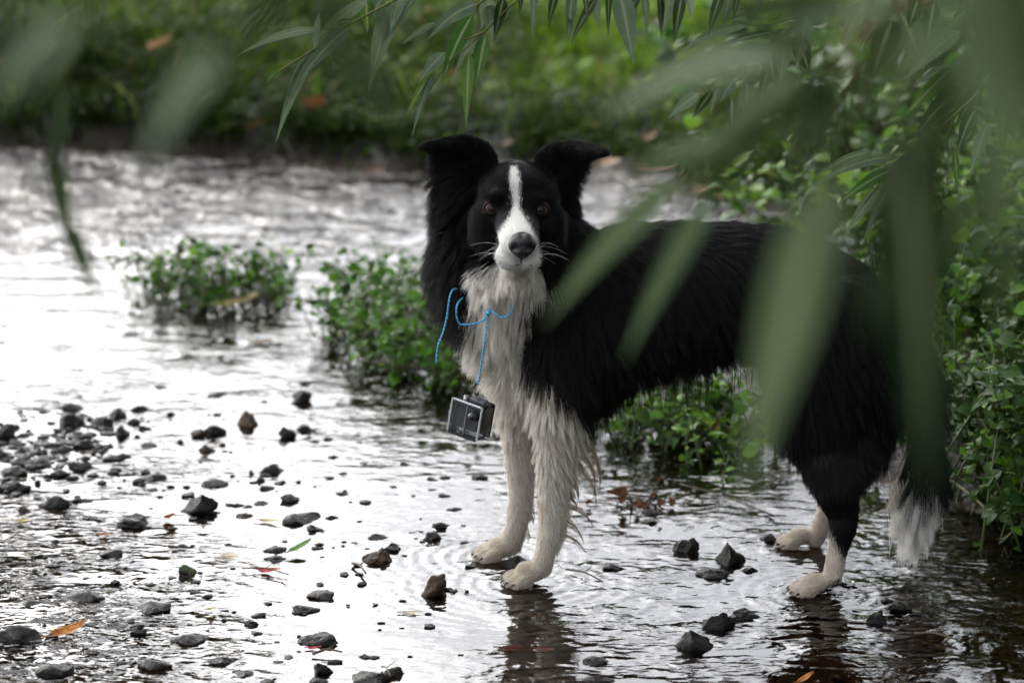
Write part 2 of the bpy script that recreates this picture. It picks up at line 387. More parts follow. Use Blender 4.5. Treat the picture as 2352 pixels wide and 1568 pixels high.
def stone_mat(name, c1, c2, rough, lichen=None):
    m = NT(name); p = m.pos(); nz = m.noise(70, 5, p, .65)
    c = m.ramp(nz, [(.3, c1), (.7, c2)])
    if lichen:
        s = m.n('ShaderNodeNewGeometry'); q = m.n('ShaderNodeSeparateXYZ'); m.l(s.outputs['Normal'], q.inputs[0])
        c = m.mixc(m.ramp(q.outputs[2], [(.35, (0, 0, 0)), (.75, (1, 1, 1))]), c, lichen)
    nb = m.bump(m.noise(160, 5, p, .7), 1.0, .004)
    return m.done(m.pbsdf(c, m.ramp(m.noise(120, 3, p), [(.35, (rough*.6,)*3), (.65, (rough*1.7,)*3)]), nb, .2))
M['stone'] = stone_mat('dark_wet_stone', (.003, .0026, .0022), (.013, .011, .0085), .32)
M['stone_grey'] = stone_mat('grey_wet_stone', (.005, .005, .0045), (.027, .025, .022), .28)
M['stone_pale'] = stone_mat('pale_brown_stone', (.045, .03, .02), (.12, .085, .055), .5)
M['stone_brown'] = stone_mat('brown_stone', (.010, .006, .004), (.055, .03, .015), .35)
M['stone_moss'] = stone_mat('mossy_stone', (.006, .006, .004), (.03, .028, .02), .35, (.035, .06, .01))
def stone_mesh(w_, h_, d_, style, seed):
    bm = bmesh.new(); bmesh.ops.create_icosphere(bm, subdivisions=3 if w_ > .02 else 2, radius=1.0)
    rr = random.Random(seed); planes = []
    for k in range(rr.randint(6, 9) if style != 1 else 3):
        n = Vector((rr.gauss(0, 1), rr.gauss(0, 1), rr.gauss(.2, .7))).normalized(); planes.append((n, rr.uniform(.42, .85)))
    if style == 4: planes += [(Vector((-.8, -.3, .55)).normalized(), .38), (Vector((.75, -.35, .55)).normalized(), .42), (Vector((0, .7, .7)).normalized(), .5)]
    off = Vector((seed*3.1, seed*1.7, 0))
    for v in bm.verts:
        p = v.co.copy()
        for n, d in planes:
            e = p.dot(n)-d
            if e > 0: p -= n*e*.92
        k = 1+.34*noise.noise(p*1.4+off)+.20*noise.noise(p*3.3+off)+.10*noise.noise(p*8+off)
        v.co = p*k
    bb = [max(v.co[i] for v in bm.verts) for i in range(3)]; lo = [min(v.co[i] for v in bm.verts) for i in range(3)]
    for v in bm.verts:
        c = v.co; c.x = (c.x-(bb[0]+lo[0])/2)/(bb[0]-lo[0])*w_; c.y = (c.y-(bb[1]+lo[1])/2)/(bb[1]-lo[1])*d_
        c.z = (c.z-lo[2])/(bb[2]-lo[2])
        c.z = (c.z**1.25)*(h_*1.45)-h_*.45; sh_ = 1-.35*max(0, c.z/h_); c.x = c.x*sh_+(seed%5-2)*.06*w_*max(0, c.z/h_); c.y *= sh_
    me = bpy.data.meshes.new('stone'); bm.to_mesh(me); bm.free(); return me
smats = [M['stone'], M['stone_grey'], M['stone_pale'], M['stone_brown'], M['stone'], M['stone_moss']]
stone_spots = []
for i, (x, y, w_, h_, sty, lab, grp) in enumerate(STL):
    g = gnd(x, y-h_*.12); sc = (g-CAM).length/FPX
    W = w_*1.15*sc; D = W*random.uniform(.65, .95); H = max(h_*.74*sc-D*.09, W*.16); H = min(H, W*1.1)
    if sty == 4: H = h_*.85*sc
    if sty == 2: H = h_*.85*sc
    me = stone_mesh(W, H, D, sty, i+1); me.materials.append(smats[sty])
    fl = 0.0 if sty in (0, 3) else 1.0
    me.polygons.foreach_set('use_smooth', [fl > .5 or random.random() < .3]*len(me.polygons))
    o = link('stone', me); o.location = (g.x, g.y+D*.3, 0); o.rotation_euler.z = random.uniform(-.35, .35)
    tag(o, lab, 'stone', grp or 'stones standing out of the shallow stream'); stone_spots.append((g.x, g.y+D*.3, W/2))

# pebbles lying on the bed, uncountable
def icomesh():
    bm = bmesh.new(); bmesh.ops.create_icosphere(bm, subdivisions=1, radius=1); v = np.array([q.co[:] for q in bm.verts]); f = np.array([[q.index for q in g.verts] for g in bm.faces]); bm.free(); return v, f
iv, if_ = icomesh()
NP = 9000
bx = rng.uniform(-1.15, 1.25, NP); by = rng.uniform(-1.1, 1.6, NP); r_ = .003+.012*rng.random(NP)**2.2
ok = height(bx, by) < -.012; bx, by, r_ = bx[ok], by[ok], r_[ok]
hz = height(bx, by)
V = iv[None]*r_[:, None, None]*np.stack([rng.uniform(.8, 1.5, len(bx)), rng.uniform(.8, 1.3, len(bx)), rng.uniform(.35, .7, len(bx))], 1)[:, None, :]
V *= 1+.25*(rng.random(V.shape[:2])-.5)[..., None]
V += np.stack([bx, by, hz+r_*.2], 1)[:, None, :]
V[..., 2] = np.minimum(V[..., 2], -.003)
F = (if_[None]+(np.arange(len(bx))*len(iv))[:, None, None]).reshape(-1, 3)
m = NT('bed_pebble'); p = m.pos()
vn = m.n('ShaderNodeTexVoronoi'); vn.inputs['Scale'].default_value = 40; m.l(p, vn.inputs['Vector'])
sx = m.n('ShaderNodeSeparateColor'); m.l(vn.outputs['Color'], sx.inputs[0])
c = m.ramp(sx.outputs[0], [(0, (.015, .009, .005)), (.4, (.05, .028, .014)), (.75, (.10, .05, .018)), (.93, (.16, .12, .08)), (1, (.22, .18, .13))])
M['pebble'] = m.done(m.pbsdf(c, .5))
tag(link('bed_pebbles', fastmesh('bed_pebbles', V.reshape(-1, 3), F, M['pebble'], True)), 'brown and ochre pebbles lying under the shallow water', 'pebbles', kind='stuff')

NP = 420; q_ = rng.random(NP)
px_ = np.where(q_ < .55, rng.normal(130, 110, NP), rng.uniform(-40, 1150, NP)); py_ = np.where(q_ < .55, rng.normal(1040, 42, NP), rng.uniform(900, 1560, NP))
G_ = np.array([gnd(a, b_)[:] for a, b_ in zip(px_, py_)]); r_ = .0025+.0065*rng.random(NP)**2*np.where(q_ < .55, 1.5, .8)
V = iv[None]*r_[:, None, None]*np.stack([rng.uniform(.9, 1.9, NP), rng.uniform(.8, 1.3, NP), rng.uniform(.3, .8, NP)], 1)[:, None, :]
V *= 1+.5*(rng.random(V.shape[:2])-.5)[..., None]; V += G_[:, None, :]
F = (if_[None]+(np.arange(NP)*len(iv))[:, None, None]).reshape(-1, 3)
tag(link('stone_chips', fastmesh('stone_chips', V.reshape(-1, 3), F, M['stone'])), 'tiny dark stone chips just breaking the surface of the shallows', 'gravel', kind='stuff')

# ------------------------------------------------------------------ water
PAWS = [gnd(1210, 1338), gnd(1145, 1280), gnd(1885, 1362), gnd(1840, 1254)]
def wz(x, y):
    z = .0012*(n2(x, y, 5, 11)-.5)*2
    amp = np.ones_like(x)
    def ring(cx, cy, r0, A, lam, dec):
        r = np.hypot(x-cx, y-cy); s = r-r0
        return np.where(s > 0, A*np.sin(2*math.pi*s/lam)*np.exp(-s/dec)*sst(0, lam*.6, s), 0)
    for p_ in PAWS: z = z+ring(p_.x, p_.y, .03, .0018, .024, .09)
    a, b = c5(725, 1098); g = gnd(a, b); z = z+ring(g.x, g.y, .006, .0016, .018, .075)
    for k, (sx_, sy_, sr) in enumerate(stone_spots):
        if sr > .012: z = z+ring(sx_, sy_, sr*.8, .00035 if sx_ > -.55 or sy_ > -.2 else .0014, .016, .02+sr*.6)
    return z
wv, wf = grid(axis(-1.15, 1.25, .0075, 500), axis(-1.1, 1.1, .0075, 500), wz)
wm = fastmesh('stream_water', wv, wf, None, True)
x, y = wv[:, 0], wv[:, 1]
dx, dy = proj(np.stack([x, np.clip(y, -2.2, 400), np.zeros_like(x)], 1))
def blob(cx, cy, rx, ry): return np.exp(-(((dx-cx)/rx)**2+((dy-cy)/ry)**2))
calm = np.clip(blob(760, 1420, 420, 230)+.9*blob(600, 1170, 430, 70)+.75*blob(1700, 1340, 170, 60)+.8*blob(2250, 1480, 170, 90)+.55*blob(700, 980, 500, 60)+.5*blob(1050, 1130, 120, 60)+.7*blob(1500, 1080, 90, 40), 0, 1)
rip = .8-.74*calm
rip += 2.2*blob(60, 1440, 330, 250)+.5*blob(1400, 1500, 130, 90)+.7*blob(2150, 1360, 200, 80)
rip -= .2*blob(420, 790, 420, 70); rip = np.clip(rip, .05, 9)
far_w = sst(680, 380, dy); rip = rip*(1-far_w)+far_w*(4.2+1.5*blob(150, 520, 500, 160))
at_ = wm.attributes.new('ripple', 'FLOAT', 'POINT'); at_.data.foreach_set('value', rip.astype(np.float32))
m = NT('shallow_water'); p = m.pos()
av = m.n('ShaderNodeAttribute'); av.attribute_name = 'ripple'
mp = m.n('ShaderNodeMapping'); m.l(p, mp.inputs[0]); mp.inputs['Scale'].default_value = (.75, 1.2, 1); mp.inputs['Rotation'].default_value = (0, 0, .25)
wp = m.noise(9, 2, mp.outputs[0]); 
n1 = m.noise(44, 2, mp.outputs[0], .5); n3 = m.noise(90, 2, mp.outputs[0], .5)
h = m.math('ADD', m.math('MULTIPLY', wp, 1.3), m.math('ADD', m.math('MULTIPLY', n1, 1.0), m.math('MULTIPLY', n3, .6)))
patch = m.ramp(m.noise(7.5, 3, mp.outputs[0], .6), [(.44, (.10, .10, .10)), (.70, (1.5, 1.5, 1.5))])
h = m.math('MULTIPLY', h, m.math('MULTIPLY', av.outputs['Fac'], patch))
b = m.n('ShaderNodeBump'); b.inputs['Strength'].default_value = 1.0; b.inputs['Distance'].default_value = .0031; m.l(h, b.inputs['Height'])
fr = m.n('ShaderNodeFresnel'); fr.inputs['IOR'].default_value = 1.9; m.l(b.outputs[0], fr.inputs['Normal'])
gl = m.n('ShaderNodeBsdfGlossy'); gl.inputs['Roughness'].default_value = .02; m.l(b.outputs[0], gl.inputs['Normal'])
tr = m.n('ShaderNodeBsdfTransparent'); tr.inputs[0].default_value = (.80, .72, .60, 1)
M['water'] = m.done(m.mix(fr.outputs[0], tr.outputs[0], gl.outputs[0])); wm.materials.append(M['water'])
tag(link('stream_water', wm), kind='structure')

# ------------------------------------------------------------------ dog
mt_y = [PAWS[0].y, PAWS[1].y, PAWS[2].y, PAWS[3].y]
bmD = bmesh.new()
_ico = None
def blobm(c, r, rot=None):
    """c centre, r (rx, ry, rz) metres"""
    global _ico
    if _ico is None:
        t = bmesh.new(); bmesh.ops.create_icosphere(t, subdivisions=3, radius=1); _ico = ([v.co.copy() for v in t.verts], [[v.index for v in f.verts] for f in t.faces]); t.free()
    rx, ry, rz = r if hasattr(r, '__len__') else (r, r, r)
    vs = []
    for q in _ico[0]:
        p_ = Vector((q.x*rx, q.y*ry, q.z*rz))
        if rot is not None: p_ = rot @ p_
        vs.append(bmD.verts.new(c+p_))
    for f in _ico[1]: bmD.faces.new([vs[k] for k in f])
def chain(keys, sy=1.0):
    """keys: (px, py, Y, r px[, ry metres])"""
    K = []
    for k in keys:
        c = at(k[0], k[1], k[2]); r = k[3]*mpp(k[2]); K.append((c, r, k[4] if len(k) > 4 else r*sy))
    for (a, ra, ya), (b_, rb, yb) in zip(K, K[1:]):
        n = max(2, int((b_-a).length/(min(ra, rb)*.28)))
        for i in range(n+1):
            t = i/n; r = ra+(rb-ra)*t; blobm(a.lerp(b_, t), (r, ya+(yb-ya)*t, r))
YB = -.035
# torso sections: px, top, bottom, half width (m)
sec = [(1205, 730, 850, .050), (1235, 665, 905, .075), (1290, 590, 925, .092), (1360, 535, 920, .105), (1450, 520, 868, .112), (1560, 517, 832, .115), (1680, 517, 806, .110), (1780, 525, 800, .10),
       (1860, 548, 820, .10), (1940, 592, 835, .092), (2010, 655, 850, .075), (2065, 725, 850, .045)]
for (x0, t0, b0, w0), (x1, t1, b1, w1) in zip(sec, sec[1:]):
    for i in range(6):
        t = i/6; X = x0+(x1-x0)*t; T = t0+(t1-t0)*t; B = b0+(b1-b0)*t; Wd = w0+(w1-w0)*t
        blobm(at(X, (T+B)/2, YB), (max((B-T)/2*mpp(YB)*.45, .03), Wd, (B-T)/2*mpp(YB)))
# neck
chain([(1330, 660, YB, 118, .085), (1260, 590, -.05, 105, .075), (1205, 520, -.075, 88, .07)])
chain([(1230, 740, YB-.01, 85, .07), (1190, 640, -.07, 72, .06), (1185, 560, -.10, 62, .05)])
# skull, cheeks, brow, muzzle, jaw
HY = -.115
u = mpp(HY)
blobm(at(1190, 455, HY), (88*u, .078, 72*u))
blobm(at(1190, 425, HY-.01), (70*u, .06, 48*u))
blobm(at(1130, 505, HY-.015), (46*u, .05, 50*u)); blobm(at(1248, 508, HY-.015), (46*u, .05, 50*u))
blobm(at(1150, 455, HY-.055), (24*u, .018, 17*u)); blobm(at(1222, 457, HY-.055), (24*u, .018, 17*u))
for i in range(9):
    t = i/8; c = at(1186+8*t, 500+58*t, HY-.05-.085*t); r = (48-6*t)*u
    blobm(c, (r, .03, r*.88))
blobm(at(1172, 588, HY-.125), (33*u, .026, 27*u)); blobm(at(1214, 588, HY-.125), (32*u, .026, 26*u))
blobm(at(1192, 604, HY-.10), (32*u, .035, 16*u))
chain([(1188, 590, HY-.05, 40), (1188, 610, HY-.11, 20)])
chain([(1078, 500, -.045, 52, .04), (1068, 580, -.035, 56, .045), (1082, 670, -.03, 50, .045), (1120, 740, -.03, 50, .045)])
chain([(1222, 622, -.115, 28, .03), (1205, 655, -.12, 40, .03)])
chain([(1188, 622, -.165, 34, .03), (1188, 650, -.140, 40, .035), (1185, 700, -.11, 42, .035)])
chain([(1134, 618, -.115, 34, .03), (1150, 655, -.115, 50, .035), (1175, 710, -.10, 48, .04)])
chain([(1268, 500, -.05, 44, .04), (1285, 590, -.045, 56, .05), (1310, 680, -.04, 60, .06)])
# ears: rows of left / right edge points
def ear(rows, th=.0045):
    P = [[at(*r[0]).lerp(at(*r[1]), k/6) for k in range(7)] for r in rows]
    rr = []
    for i in range(len(P)-1):
        for s_ in range(5):
            t = s_/5
            for k in range(7): rr.append((P[i][k].lerp(P[i+1][k], t), k, 1-.55*(i+t)/(len(P)-1)))
    for c, k, sc_ in rr:
        bow = -.012*math.sin(math.pi*k/6)
        blobm(c+Vector((0, bow+.012, 0)), (.0095*sc_, (th+.003)*max(sc_, .7), .0095*sc_))
ear([((1035, 478, -.085), (1140, 420, -.10)), ((1022, 425, -.085), (1132, 378, -.10)), ((1012, 380, -.095), (1116, 344, -.10)), ((1000, 352, -.115), (1070, 322, -.11)), ((984, 343, -.135), (1022, 325, -.125)), ((962, 341, -.145), (970, 336, -.145))])
ear([((1228, 400, -.10), (1298, 470, -.085)), ((1241, 370, -.10), (1312, 425, -.085)), ((1262, 347, -.10), (1328, 392, -.085)), ((1306, 335, -.11), (1346, 367, -.11)), ((1345, 334, -.125), (1372, 358, -.125)), ((1388, 348, -.14), (1395, 354, -.14))])
# front legs
y0, y1, y2, y3 = mt_y
chain([(1285, 770, -.085, 85, .05), (1300, 860, -.095, 72, .05), (1290, 940, y0+.01, 56, .04), (1281, 1010, y0+.01, 42, .028), (1272, 1090, y0+.01, 31), (1268, 1170, y0+.01, 26), (1266, 1205, y0+.01, 26), (1254, 1262, y0+.005, 22), (1244, 1300, y0, 24)])
chain([(1215, 790, .0, 80, .05), (1205, 870, y1-.01, 62, .045), (1196, 940, y1, 46, .035), (1194, 1000, y1, 35, .026), (1196, 1080, y1, 27), (1196, 1135, y1, 24), (1193, 1170, y1, 24), (1182, 1215, y1, 21), (1172, 1245, y1, 23)])
CLAWS = []
def paw(px, py, Y, ang, s=1.0):
    c = at(px, py, Y); c.z = max(c.z, .010)
    d = Vector((math.cos(ang), math.sin(ang), 0)); n = Vector((-d.y, d.x, 0))
    rot = Matrix.Rotation(ang, 3, 'Z')
    blobm(c+Vector((0, 0, .006)), (.026*s, .021*s, .016*s), rot)
    for k in (-1.5, -.5, .5, 1.5):
        fwd = .027-.005*abs(abs(k)-.5)*1.2
        q = c+d*fwd*s+n*k*.0132*s; q.z = .009
        blobm(q, (.0165*s, .0068*s, .0115*s), rot)
        q2 = q+d*.013*s; q2.z = .006; blobm(q2, (.0075*s, .0060*s, .0085*s), rot)
        CLAWS.append((q+d*.020*s+Vector((0, 0, -.001)), d, s))
    return c
A0 = R(205)
paw(1220, 1319, y0, R(208), .93); paw(1153, 1263, y1, R(200), .93); 
# hind legs
chain([(1930, 760, -.10, 130, .05), (1900, 860, -.12, 125, .045), (1880, 950, -.125, 98, .038), (1895, 1040, -.13, 66, .030), (1922, 1115, y2+.015, 52), (1936, 1175, y2+.015, 35), (1936, 1210, y2+.01, 30), (1922, 1270, y2+.01, 22), (1912, 1325, y2, 22)])
chain([(2000, 760, -.08, 90, .05), (2010, 880, -.10, 80, .04), (1975, 1000, -.11, 60, .03), (1945, 1100, y2+.015, 42)])
chain([(1930, 780, .03, 120, .05), (1890, 900, .05, 100, .045), (1880, 990, .065, 70, .03), (1895, 1070, y3, 40), (1906, 1130, y3, 26), (1900, 1170, y3, 22), (1884, 1215, y3, 20), (1872, 1238, y3, 20)])
paw(1872, 1346, y2, R(200), .84); paw(1838, 1241, y3, R(195), .8)
# tail
chain([(2060, 740, YB, 34), (2110, 830, YB, 26), (2130, 950, -.05, 22), (2128, 1050, -.06, 24), (2112, 1110, -.065, 20), (2106, 1150, -.065, 9)])
tmp = bpy.data.meshes.new('tmp'); bmD.to_mesh(tmp); bmD.free()
to = link('tmp', tmp)
md = to.modifiers.new('r', 'REMESH'); md.mode = 'VOXEL'; md.voxel_size = .0036; md.use_smooth_shade = True
md = to.modifiers.new('s', 'SMOOTH'); md.factor = .5; md.iterations = 4
dg = bpy.context.evaluated_depsgraph_get(); ev = to.evaluated_get(dg)
bodyme = bpy.data.meshes.new_from_object(ev); bpy.data.objects.remove(to); bodyme.name = 'dog_body'
bodyme.polygons.foreach_set('use_smooth', [True]*len(bodyme.polygons))
nv = len(bodyme.vertices); BV = np.empty(nv*3, np.float32); bodyme.vertices.foreach_get('co', BV); BV = BV.reshape(-1, 3).astype(float)
def zc(x, y): return (1550+x*.4253)/1.7007, (450+y*.4253)/1.7007      # face close-up to picture pixels
BLAZE = [zc(*q) for q in ((1030, 470), (1120, 480), (1140, 620), (1135, 760), (1128, 860), (1165, 930), (1220, 1010), (1265, 1110), (1300, 1230), (1315, 1350), (1290, 1420), (1180, 1425), (960, 1410), (905, 1340), (905, 1230), (935, 1100), (985, 1010), (1040, 930), (1065, 850), (1050, 740), (1020, 620))]
BIB = [(1095, 604), (1140, 604), (1240, 612), (1262, 640), (1225, 668), (1205, 690), (1222, 715), (1208, 750), (1196, 790), (1220, 830), (1262, 880), (1302, 920), (1345, 960), (1370, 1000), (1375, 1420), (1050, 1420), (1080, 960), (1030, 860), (1030, 765), (1085, 735), (1105, 700), (1085, 650)]
HIND = [(1885, 1205), (1902, 1212), (1945, 1290), (1960, 1420), (1760, 1420), (1780, 1200)]
def is_white(P, jit=0.0):
    px, py = proj(P)
    if jit: px = px+rng.normal(0, jit, len(px)); py = py+rng.normal(0, jit, len(py))
    Y = P[:, 1]
    wv_ = inpoly(px, py, BLAZE) & (Y < HY-.02)
    b_ = inpoly(px, py, BIB) & ((py > 640) | (Y < -.10)) & ((px < 1245) | (py > 860) | (Y < -.10))
    h_ = (inpoly(px, py, HIND) & (Y < 0)) | ((py > 1150) & (Y > 0) & (px > 1700))
    t_ = (px > 2010) & (py > 1060)
    h_ = h_ & (np.hypot(px-1928, py-1345) > 17)
    return wv_ | b_ | h_ | t_
wh = is_white(BV).astype(float)
# pink skin above the nose
px, py = proj(BV); pink = np.exp(-(((px-1198)/20)**2+((py-527)/12)**2))*(BV[:, 1] < HY-.08)+.7*np.exp(-(((px-1160)/16)**2+((py-606)/7)**2))*(BV[:, 1] < HY-.08)
ca = bodyme.color_attributes.new('coat', 'FLOAT_COLOR', 'POINT')
cc = np.zeros((nv, 4), np.float32); cc[:] = (.012, .011, .011, 1); cc[wh > .5] = (.40, .34, .27, 1); cc[(wh > .5) & (proj(BV)[1] < 612)] = (.66, .63, .57, 1)
cc[:, :3] = cc[:, :3]*(1-pink[:, None]*.8)+np.array((.5, .27, .22))*pink[:, None]*.8*(wh[:, None])
ca.data.foreach_set('color', cc.ravel())
m = NT('dog_skin'); a_ = m.n('ShaderNodeVertexColor'); a_.layer_name = 'coat'
M['skin'] = m.done(m.pbsdf(a_.outputs[0], .75, None, .2)); bodyme.materials.append(M['skin'])
dog = link('dog', bodyme)
tag(dog, 'wet black and white long-haired collie standing sideways in the stream, facing the camera', 'dog')

# eyes, nose, mouth
from mathutils.bvhtree import BVHTree
bvh = BVHTree.FromPolygons([tuple(q) for q in BV], [tuple(p_.vertices) for p_ in bodyme.polygons])
def surf(px, py, off=0.0):
    d = ray(px, py).normalized(); hit = bvh.ray_cast(CAM, d)[0]; return (hit if hit is not None else at(px, py, HY-.1))-d*off
def eye(px, py, Y, gaze, open_=1.0):
    c = surf(px, py, -.0078); r = .0130
    bm = bmesh.new(); bmesh.ops.create_uvsphere(bm, u_segments=28, v_segments=20, radius=r)
    me = bpy.data.meshes.new('eye'); bm.to_mesh(me); bm.free(); me.polygons.foreach_set('use_smooth', [True]*len(me.polygons))
    me.materials.append(M['eye']); o = link('eye', me, dog); o.location = c
    o.rotation_euler = gaze.to_track_quat('Z', 'Y').to_euler()
    # eyelid rim
    v, f = [], []; NA, NR = 40, 6; R_ = r+.0010
    for k in range(NA):
        a = 2*math.pi*k/NA; ca_, sa_ = math.cos(a), math.sin(a); hh = (.0068 if sa_ > 0 else .0064)*open_
        al = 1/math.sqrt((ca_/.0100)**2+(sa_/hh)**2)*(1+.06*ca_*ca_)
        for q in range(NR+1):
            ro = al+(.0136-al)*(q/NR); zz_ = math.sqrt(max(R_*R_-ro*ro, 1e-7)) if ro < R_ else 0
            v.append((ro*ca_, ro*sa_, zz_+(.0006 if q == 1 else 0)-(.0012 if q == 0 else 0)))
    for k in range(NA):
        for q in range(NR):
            k2 = (k+1) % NA; f.append((k*(NR+1)+q, k*(NR+1)+q+1, k2*(NR+1)+q+1, k2*(NR+1)+q))
    e = link('eyelid', mesh('eyelid', v, f, M['lid']), dog)
    z_ = gaze.normalized(); x_ = Vector((1, 0, -.10)).cross(Vector((0, 0, 1))); up = Vector((0, 0, 1)); xx = up.cross(z_).normalized(); yy = z_.cross(xx)
    rot = Matrix((xx, yy, z_)).transposed(); e.matrix_local = Matrix.Translation(c) @ rot.to_4x4()
    return c
m = NT('dog_eye'); oc = m.obj(); vm = m.n('ShaderNodeVectorMath', operation='NORMALIZE'); m.l(oc, vm.inputs[0]); q = m.n('ShaderNodeSeparateXYZ'); m.l(vm.outputs[0], q.inputs[0])
iris = m.ramp(q.outputs[2], [(.0, (.01, .008, .006)), (.50, (.006, .004, .003)), (.62, (.010, .004, .002)), (.82, (.060, .021, .007)), (.90, (.045, .015, .005)), (.935, (.002, .002, .002))])
M['eye'] = m.done(m.pbsdf(iris, .5, None, .1, Coat_Weight=.3, Coat_Roughness=.03))
M['lid'] = simple('eyelid_skin', (.006, .005, .005), .7, .15)
camdir = (CAM-at(1190, 480, -.2)).normalized()
E1 = eye(1131, 479, HY-.0485, (camdir+Vector((-.12, 0, .02))).normalized()); E2 = eye(1241, 482, HY-.0485, (camdir+Vector((.12, 0, .02))).normalized(), .78)
# nose leather
bm = bmesh.new(); bmesh.ops.create_uvsphere(bm, u_segments=40, v_segments=28, radius=1)
NC = surf(1199, 566, -.0025)
for v in bm.verts:
    x, y, z = v.co
    wx = .0192*(1.0+.10*z-.22*max(0, -z)**1.5*1.5)
    X = x*wx; Z = z*.0175+(.0025 if z > 0 else 0)*(1-(x*1.0)**2); Yv = y*.0135
    if y < 0:
        for s_ in (-1, 1):
            d_ = math.hypot((x-s_*.50)/.24, (z+.10)/.26); Yv += .0060*math.exp(-d_**2*1.4)
            d2 = math.hypot((x-s_*.78)/.14, (z+.22)/.12); Yv += .0035*math.exp(-d2**2)
        Yv += .0022*math.exp(-(x/.09)**2)*(1 if z < .2 else 0)
        Z -= .0025*math.exp(-(x/.22)**2)*(z > .6)
    v.co = Vector((X, Yv, Z))
me = bpy.data.meshes.new('nose'); bm.to_mesh(me); bm.free(); me.polygons.foreach_set('use_smooth', [True]*len(me.polygons))
m = NT('nose_leather'); oc = m.obj(); vv = m.n('ShaderNodeTexVoronoi'); vv.inputs['Scale'].default_value = 900; m.l(oc, vv.inputs['Vector'])
M['nose'] = m.done(m.pbsdf((.008, .0075, .008), .27, m.bump(vv.outputs['Distance'], .5, .0006), .5)); me.materials.append(M['nose'])
no = link('nose', me, dog); no.location = NC; no.rotation_euler = (R(-6), 0, R(4))
lp = [surf(1168, 608), surf(1182, 609), surf(1196, 606), surf(1210, 609), surf(1222, 608)]
v, f = tube(smoothline(lp, 5), .0017, 6); link('lip', mesh('lip', v, f, M['lid']), dog)
v, f = tube(smoothline([surf(1197, 584), surf(1197, 594), surf(1196, 604)], 4), .0014, 6); link('lip_groove', mesh('lip_groove', v, f, M['lid']), dog)

for p_, d, s_ in CLAWS:
    v, f = tube([p_-d*.004, p_+d*.001+Vector((0, 0, .0005)), p_+d*.0055*s_-Vector((0, 0, .003))], [.0016, .0014, .0004], 6); link('claw', mesh('claw', v, f, M['lid']), dog)

